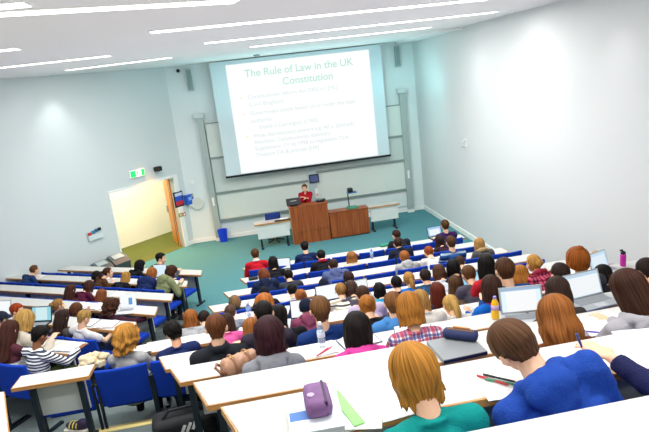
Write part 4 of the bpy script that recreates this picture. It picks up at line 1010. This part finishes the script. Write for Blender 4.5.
# ------------------------------------------------------------------ things on the desks
def dz(row): return ZD[int(row[1:])-1]
def desk_T(px, row, rz=0, dzz=0):
    q = at_z(px, dz(row)); return TR((q.x, q.y, dz(row)+.001+dzz), rz)
def sheet_bm(w, h, z=0, seed=0, amp=.006, n=5):
    vs = []; fs = []
    for j in range(n):
        for i in range(n):
            x = -w/2+w*i/(n-1); y = -h/2+h*j/(n-1); vs.append((x, y, z+.002+amp*abs(mnoise.noise(V((x*6+seed, y*6, seed))))))
    for j in range(n-1):
        for i in range(n-1): a = j*n+i; fs.append((a, a+1, a+n+1, a+n))
    b = MB(); b.add(vs, fs); o = [(x, y, z) for x, y, zz in vs]
    b.add([(-w/2, -h/2, z), (w/2, -h/2, z), (w/2, h/2, z), (-w/2, h/2, z)], [(0, 3, 2, 1)]); return b
def notebook(T, label, group=None, col_='30486c', lines=True):
    t = thing('open_notebook', label, 'notebook', T, group)
    MB().box((-.165, -.125, 0), (.165, .125, .004)).build('cover', plain(col_, .6), t)
    for sx in (-1, 1):
        b = MB(); vs = []; fs = []; n = 7
        for i in range(n):
            u = i/(n-1); x = sx*(.004+.152*u); z = .006+.014*math.sin(PI*min(1, u*1.15))*(1-u*.35)
            vs += [(x, -.118, z), (x, .118, z), (x, -.118, .004), (x, .118, .004)]
        for i in range(n-1):
            a = i*4; c = a+4; fs += [(a, c, c+1, a+1), (a+2, a+3, c+3, c+2), (a, a+2, c+2, c), (a+1, c+1, c+3, a+3)]
        fs += [(0, 1, 3, 2), (n*4-4, n*4-2, n*4-1, n*4-3)]
        b.add(vs, fs); b.build('page', PAPER, t)
    return t
def sheets(T, label, w=.21, h=.297, group=None, seed=0, mt=PAPER):
    o = sheet_bm(w, h, 0, seed).build('paper_sheet', mt, None, True, T); tag(o, label, 'paper', group); return o
def pen(T, label, c, L=.14):
    t = thing('pen', label, 'pen', T); MB().tube([(-L/2, 0, .006), (L*.30, 0, .006), (L*.42, 0, .006), (L/2, 0, .006)], [.0045, .005, .0045, .001], 8).build('barrel', plain(c, .4), t)
    MB().tube([(-L/2-.002, 0, .006), (-L*.18, 0, .006)], .0056, 8).build('cap', plain(c, .3), t); return t
KEYS = plain('8f9499', .6, 0, .3, 90)
def laptop(px, row, rz, label, mt=SILVER, screen='dff2fb', w=.33, tilt=18, content=None, es=.85):
    q = at_z(px, dz(row)); t = thing('laptop', label, 'laptop', TR((q.x, q.y, dz(row)+.001), rz)); d = .225
    MB().box((-w/2, -d, 0), (w/2, 0, .016), bev=.005).build('base', mt, t)
    kb = MB().box((-w*.44, -d*.56, .016), (w*.44, -d*.10, .0175)).build('keyboard', KEYS, t); MB().box((-w*.14, -d*.93, .016), (w*.14, -d*.64, .0168)).build('touchpad', plain('c9ccce', .3), t)
    T = M.Translation(V((0, 0, .014))) @ M.Rotation(-R(tilt), 4, 'X')
    lid = put('lid', MB().box((-w/2, 0, 0), (w/2, .009, .225), bev=.004).mesh('lid', [mt]), t, T)
    dsp = MB().box((-w*.46, -.0015, .016), (w*.46, 0, .214)).build('display', glow(screen, es, '202020'), lid)
    for (x0, z0, x1, z1, c) in (content or ()):
        put('screen_window', MB().box((-w*.46+w*.92*x0, -.0028, .016+.198*z0), (-w*.46+w*.92*x1, -.0016, .016+.198*z1)).mesh('w', [glow(c, .8, '202020')]), lid)
    return t
DOC = [(.12, .0, .88, .86, 'fbfcfd'), (0, .88, 1, 1, '9fb9d6')]
laptop((523, 314.5), 'M8', -.18, 'large silver laptop with a bright white page behind the orange drink', w=.36, content=DOC)
laptop((586, 299), 'M8', .12, 'silver laptop with a white document in front of the dark brown hair', w=.36, content=[(.05, .05, .95, .82, 'f4f8fb'), (0, .86, 1, 1, 'c2d6e8')])
laptop((601, 270), 'M6', .35, 'silver laptop with a raised tilted screen near the right wall', w=.34, screen='bfdcee', content=[(.1, .1, .9, .8, 'e2f0f8')])
laptop((477, 290.5), 'M6', .25, 'black laptop with a pale blue screen in the middle right', mt=BLACK, screen='8fd0f4', w=.36, content=[(.12, .08, .75, .8, 'c4e8fa')])
laptop((435.5, 237), 'M1', .1, 'dark laptop with a blue and white page at the right end of the front row', mt=DARK, screen='9cc4ee', w=.34, content=[(.1, .1, .9, .75, 'eef5fb')])
laptop((283, 270), 'M2', -.25, 'grey laptop open beside the very long black hair', mt=DARK, w=.32, screen='eaf1f4')
laptop((329, 301.5), 'M5', .05, 'dark laptop with a white page beside the navy cap', mt=NAVYSHELL, w=.34, screen='f4f8fa')
laptop((305, 319), 'M6', -.15, 'navy laptop with a blank white page by the maroon hooded top', mt=NAVYSHELL, w=.34, screen='f6f8fa')
laptop((359, 297), 'M5', .1, 'pale laptop open in front of the lilac top', mt=SILVER, w=.32, screen='f0f4f6')
laptop((42, 322.5), 'L5', -A31+.25, 'black laptop with a pale teal document on the left block', mt=BLACK, screen='8fcfdc', w=.33, content=[(.2, .05, .8, .95, 'd2eef2')])
laptop((128.5, 309), 'L4', -A31+.35, 'white laptop with a blue and white page on the left block', mt=plain('e6e8ea', .4), screen='f4f8fb', w=.27, content=[(.55, .2, .8, .75, '5f9ed6')])
laptop((160, 276.5), 'L2', -A31+.2, 'small white laptop beside the olive parka', mt=plain('e6e8ea', .4), screen='d6ecf8', w=.28)
laptop((2, 316), 'L5', -A31+.25, 'laptop with a white screen cut by the left frame edge', mt=SILVER, screen='f2f6f8', w=.33)
SK = '4c5660'
t = laptop((20, 359), 'L6', -A31+.55, 'silver laptop showing small diagrams on pale blue at the left edge', mt=SILVER, screen='c6e8f2', w=.33,
       content=[(.14, .50, .18, .62, SK), (.20, .52, .34, .60, SK), (.50, .70, .62, .78, SK), (.66, .72, .70, .84, SK), (.74, .74, .88, .80, SK), (.42, .42, .50, .52, SK), (.54, .44, .66, .50, SK), (.40, .06, .60, .16, SK), (.50, .30, .58, .36, SK)])
CLEAR = None
def clear_mat():
    mt, nt, b = base_mat('clear_plastic'); b.inputs['Base Color'].default_value = (.80, .88, .95, 1); b.inputs['Roughness'].default_value = .08
    b.inputs['Transmission Weight'].default_value = .75; b.inputs['IOR'].default_value = 1.2; return mt
CLEAR = clear_mat()
def bottle(px, row, label, h=.22, r=.032, body=None, cap='e8eef4', band='b8a8d8', neck=True):
    q = at_z(px, dz(row)); t = thing('drink_bottle', label, 'bottle', TR((q.x, q.y, dz(row)+.001)))
    MB().lathe([(r*.85, 0), (r, .01), (r, h*.34), (r*.93, h*.40), (r, h*.46), (r, h*.64), (r*.75, h*.78), (r*.42, h*.87), (r*.40, h*.91)], 18).build('bottle_body', body or CLEAR, t, True)
    MB().lathe([(r*.46, h*.90), (r*.46, h*.985), (r*.40, h)], 16).build('cap', plain(cap, .4), t); MB().lathe([(r*1.015, h*.42), (r*1.015, h*.63)], 18).build('label_band', plain(band, .5), t, True); return t
bottle((322.5, 347), 'M8', 'clear water bottle on the desk behind the royal navy jumper', band='cfd9e4')
bottle((437.5, 300), 'M6', 'clear water bottle with purple label in front of the dark red hair')
bottle((495.5, 318.5), 'M8', 'orange drink bottle with a purple cap beside the large laptop', h=.20, body=plain('f0b81c', .25), cap='9a86c8', band='c9a4c8')
bottle((372, 258.5), 'M2', 'small clear water bottle on the second row desk', band='9cc0e0')
bottle((283.5, 338), 'M7', 'clear bottle with a blue cap beside the burgundy hair', cap='2a50c8', band='e6e6ee')
bottle((249.5, 317), 'M5', 'clear bottle beside colourful sheets at the left of the main block', cap='e6e6ea', band='7fa6e0')
q = at_z((623, 266), dz('M6')); t = thing('sports_flask', 'magenta flask with a black spout by the right wall', 'flask', TR((q.x, q.y, dz('M6')+.001)))
MB().lathe([(.030, 0), (.036, .008), (.036, .15), (.030, .165)], 20).build('flask_body', plain('c4249c', .35), t, True); MB().lathe([(.031, .163), (.031, .19), (.022, .198)], 18).build('lid', BLACK, t); MB().tube([(0, 0, .195), (-.02, 0, .22), (-.045, 0, .215)], .011, 10).build('spout', BLACK, t)
# purple pencil case on two books, nearest row
T0 = desk_T((315, 417), 'M10', -.02)
t = thing('closed_book', 'thick grey-edged book with a white cover under the purple pencil case', 'book', T0); MB().box((-.10, -.135, 0), (.10, .135, .03)).build('pages', plain('b9bcba', .7, 0, .1, 40), t); MB().box((-.105, -.14, .03), (.105, .14, .034)).build('cover', plain('dfe6ee', .5), t); MB().box((-.10, -.06, .034), (.0, .0, .0348)).build('cover_print', plain('4474b8', .5), t)
t = thing('pencil_case', 'purple pencil case with a dark zip lying on the white book', 'pencil case', T0 @ M.Translation(V((.012, .005, .037))) @ M.Scale(.92, 4))
b = MB().box((-.05, -.095, 0), (.065, .095, .075), bev=.03); me = b.mesh('case', [plain('76507e', .6, 0, .35, 18)], True); put('pouch', me, t)
MB().box((.030, -.092, .010), (.046, .092, .0785), bev=.01).build('zip', plain('3a2c44', .5), t); MB().lathe([(.016, 0), (.016, .006), (.008, .01)], 12, T=M.Translation(V((-.02, -.02, .072)))).build('button', plain('b8a0c0', .3), t)
# loose sheets and dividers beside the teal jumper
sheets(desk_T((372, 398), 'M10', .10), 'large creased white paper stack beside the teal jumper', .36, .36, seed=3)
sheets(desk_T((356, 410), 'M10', -.25, .010), 'white sheet half under the large papers beside the teal jumper', .21, .29, seed=5)
sheets(desk_T((334, 398), 'M10', .35), 'pale pink sheet behind the purple pencil case', .14, .2, seed=6, mt=plain('f6c6d4', .7))
t = thing('divider_folder', 'green folder edge sticking out beside the white papers', 'folder', desk_T((346, 412), 'M10', .22, .014)); MB().box((-.02, -.13, .003), (.025, .13, .008)).build('green_sheet', plain('8fd07a', .6), t); MB().box((-.03, .07, .008), (.0, .13, .012)).build('orange_tab', plain('e0702c', .6), t)
# grey folder and navy pencil case on the ninth row
t = thing('ring_folder', 'dark grey ring folder on the ninth row desk', 'folder', desk_T((458, 350), 'M9', .06)); MB().box((-.15, -.13, 0), (.13, .14, .028), bev=.004).build('cover', plain('85888a', .5), t); MB().box((-.15, -.1315, .004), (.13, -.126, .024)).build('spine_edge', plain('1a1c30', .5), t)
t = thing('pencil_case', 'navy pencil case with an open zip lying on the grey folder', 'pencil case', desk_T((461, 343), 'M9', -.65, .03)); me = MB().box((-.11, -.04, 0), (.11, .04, .06), bev=.026).mesh('p', [plain('1f2a52', .7, 0, .15, 30)], True); put('pouch', me, t); MB().box((-.085, -.012, .056), (.085, .014, .063), bev=.003).build('zip_opening', plain('6a4a30', .6), t); pen(desk_T((463, 342), 'M9', -.65, .092), 'orange pencil in the navy pencil case', 'd08a3c', .11)
# papers and pens of the nearest rows
sheets(desk_T((508, 378), 'M10', -.12), 'open white notepad in front of the blue hooded top', .26, .30, seed=8); pen(desk_T((500, 381), 'M10', -.8, .006), 'black pen on the notepad of the blue hooded top', '26282c'); pen(desk_T((493, 383), 'M10', -.9, .006), 'red and black pen left of the notepad', 'b8323c'); pen(desk_T((503, 385), 'M10', -.7, .006), 'green tipped pen beside the black pen', '3c8a6a')
sheets(desk_T((628, 354), 'M10', .12), 'white sheet of paper under the writing hand at the right', .30, .26, seed=9); sheets(desk_T((652, 343), 'M10', -.2), 'white sheet cut by the right frame edge', .24, .26, seed=10)
tip = hw+V((-.055, .085, -.03)); ax = V((.30, -.12, -.95)).normalized(); ay = V((0, 0, 1)).cross(ax).normalized(); T = M((ax, ay, ax.cross(ay))).transposed().to_4x4(); T.translation = tip-ax*.06; pen(T, 'blue pen held in the writing hand at the right', '22408c')
pen(desk_T((589, 333), 'M9', -.6, .004), 'purple pen on the desk left of the grey hooded top', '6a4ac0');
sheets(desk_T((318, 350), 'M8', .1), 'white papers beside the hot pink hooded top', .3, .22, seed=12); pen(desk_T((323, 353), 'M8', .75, .006), 'red pen on the papers beside the hot pink hooded top', 'd83a50', .15); pen(desk_T((327, 351), 'M8', .65, .006), 'pink pen lying next to the red pen', 'e0566c', .13)
sheets(desk_T((600, 325), 'M9', .1), 'white paper in front of the grey hooded top at the right', .3, .22, seed=13)
sheets(desk_T((578, 271), 'M6', .1), 'white paper printed with a magenta shape near the right wall', .3, .22, seed=14)
b = MB(); b.ell((0, 0, 0), (.07, .035, .003)); b.ell((.06, .02, 0), (.03, .03, .003)); tag(b.build('printed_card', plain('d8245c', .6), None, True, desk_T((582, 271), 'M6', .2, .012)), 'magenta paper shape on the white sheet near the right wall', 'paper')
sheets(desk_T((243, 316), 'M5', .2), 'colourful printed sheet at the left aisle', .25, .2, seed=15, mt=plain('f0d2e6', .7)); tag(MB().box((-.04, -.03, 0), (.04, .03, .002)).build('sticky_note', plain('e2584a', .7), None, False, desk_T((243.5, 315), 'M5', .2, .012)), 'red note on the colourful sheet at the left aisle', 'paper')
tag(MB().box((-.09, -.11, 0), (.09, .11, .012), bev=.003).build('tablet', BLACK, None, False, desk_T((241, 331), 'M6', .2)), 'black folder on the desk beside the pink top', 'folder')
me = MB().box((-.09, -.05, 0), (.09, .05, .05), bev=.02).mesh('p', [BLACK], True); tag(put('pencil_pouch', me, None, desk_T((189, 327), 'M5', .3)), 'black pouch on the desk near the ginger hair at the left aisle', 'pouch')
me = MB().box((-.09, -.05, 0), (.09, .05, .05), bev=.02).mesh('p', [BLACK], True); tag(put('pencil_pouch', me, None, desk_T((253.5, 279.5), 'M2', .1)), 'black pouch at the left end of the second row desk', 'pouch')
me = MB().box((-.12, -.06, 0), (.12, .06, .05), bev=.02).mesh('p', [plain('2c8a6e', .6)], True); tag(put('pencil_pouch', me, None, desk_T((385, 246), 'M1', .1)), 'green pouch on the front row desk', 'pouch')
# notebooks in front of most people
nseen = 0
rnd = random.Random(3)
for body, p, s2, row, T in PEOPLE:
    lab = body['label']
    if any(w in lab for w in ('teal jumper', 'blue hooded top in the nearest', 'typing', 'laptop', 'auburn hair in a brown', 'edge', 'pale blue hooded')): continue
    if rnd.random() < .12: continue
    k = int(row[1:])-1; c = T.translation; rz = 0 if row[0] == 'M' else -A31
    o, n, _, zf = base_of(row); u = V((n.y, -n.x, 0)); x = (c-o).dot(u)
    q = o+u*x+n*(.15+rnd.uniform(-.01, .02))+u*rnd.uniform(.02, .10)
    short = ' '.join(lab.replace('student ', '').split(',')[0].split()[:10])
    Tn = TR((q.x, q.y, ZD[k]+.002), rz+rnd.uniform(-.25, .25), .95)
    if rnd.random() < .55: notebook(Tn, 'open notebook in front of student '+short, 'notebooks on the desks', rnd.choice(['30486c', '7a2a38', '2a2a2e', '5a6a7a']))
    else: sheets(Tn, 'white sheet in front of student '+short, .24, .21, 'sheets of paper on the desks', rnd.random()*50)
# brown handbag on the eighth row desk
T = desk_T((241, 372), 'M8', .42); t = thing('handbag', 'tan leather handbag with buckles lying on the desk beside the grey hooded top', 'bag', T)
b = MB()
for i in range(7): b.ell((-.10+.035*i, .0, .075), (.05, .085, .075), 0, None, 16, 10)
b.box((-.11, -.07, 0), (.14, .07, .05)); me = remesh(b, .008, 4); wrinkle(me, .006, 22, 1); me.materials.append(plain('b5886c', .45, 0, .12, 14, .2)); put('bag_body', me, t)
for x in (-.06, .06): b = MB(); b.tube([(x, .088*math.cos(a), .078+.080*math.sin(a)) for a in [(-.35+.0)+k*(PI+.7)/14 for k in range(15)]], .010, 8); b.build('strap', plain('9a6a4c', .5), t); MB().box((x-.016, -.03, .150), (x+.016, -.005, .162), bev=.003).build('buckle', plain('d8b45a', .3, .7), t)
b = MB(); b.tube([(-.13, -.05, .05), (-.18, -.06, .09), (-.20, -.02, .12), (-.17, .03, .12), (-.13, .04, .08)], .011, 8); b.build('handle', plain('8a5c42', .5), t); b = MB(); b.tube([(-.15, -.065, .02), (-.165, -.05, .05), (-.15, .03, .05)], .014, 8); b.build('flap_edge', plain('6a3c2c', .5), t)
# cream coat over the aisle seat
cp = at_y((94, 361), 5.85); print('coat', cp, ZF[5])
b = MB(); rc = random.Random(5)
for i in range(26): b.ell((rc.uniform(-.20, .20), rc.uniform(-.10, .10), rc.uniform(-.02, .12)), (rc.uniform(.06, .10), rc.uniform(.05, .08), rc.uniform(.04, .07)), 0, None, 12, 8)
b.box((-.2, -.12, -.10), (.2, .12, .0)); me = remesh(b, .012, 2); wrinkle(me, .022, 14, 4); me.materials.append(plain('d8c8a4', .85, 0, .15, 9, .4)); tag(put('coat', me, None, TR((cp.x, cp.y, cp.z), .2, .56)), 'crumpled cream coat beside the curly golden hair', 'coat')
# bags and a shoe on the aisle floor
q = at_z((185, 424), ZF[6]+.12); t = thing('sports_bag', 'black sports bag with three white bars on the floor under the seats', 'bag', TR((q.x, q.y, ZF[6]), .15))
me = MB().box((-.30, -.14, 0), (.30, .14, .26), bev=.07).mesh('b', [plain('1b1c20', .7, 0, .2, 20, .2)], True); put('bag_body', me, t)
for i in range(3): b = MB(); T = M.Translation(V((-.02+.055*i, -.142, .15+.012*i))) @ M.Rotation(R(28), 4, 'Y'); b.box((-.014, -.003, -.05), (.014, .001, .05+.0*i), 0, T); b.build('white_bar', WHITE, t)
MB().box((-.09, -.145, .07), (.16, -.141, .082)).build('white_line', WHITE, t)
b = MB(); b.tube([(-.2, -.05, .25), (-.12, -.05, .33), (.12, -.05, .33), (.2, -.05, .25)], .014, 8); b.build('handle', BLACK, t)
q = at_z((78, 428), ZF[6]+.02); t = thing('shoe', 'dark purple shoe with yellow stripes on the aisle floor', 'shoe', TR((q.x, q.y, ZF[6]), 1.2))
b = MB(); b.ell((0, 0, .05), (.05, .14, .045)); b.ell((0, -.07, .08), (.045, .06, .05)); me = remesh(b, .009, 3); me.materials.append(plain('34284a', .6)); put('upper', me, t); MB().box((-.05, -.13, 0), (.05, .14, .022), bev=.01).build('sole', plain('dcd8cc', .6), t)
for y in (-.02, .02, .06): b = MB(); b.tube([(.052*math.cos(a), y, .045+.047*math.sin(a)) for a in [k*PI/8 for k in range(9)]], .006, 6); b.build('stripe', plain('d8cc4a', .5), t)
bpy.data.scenes.remove(TSC)
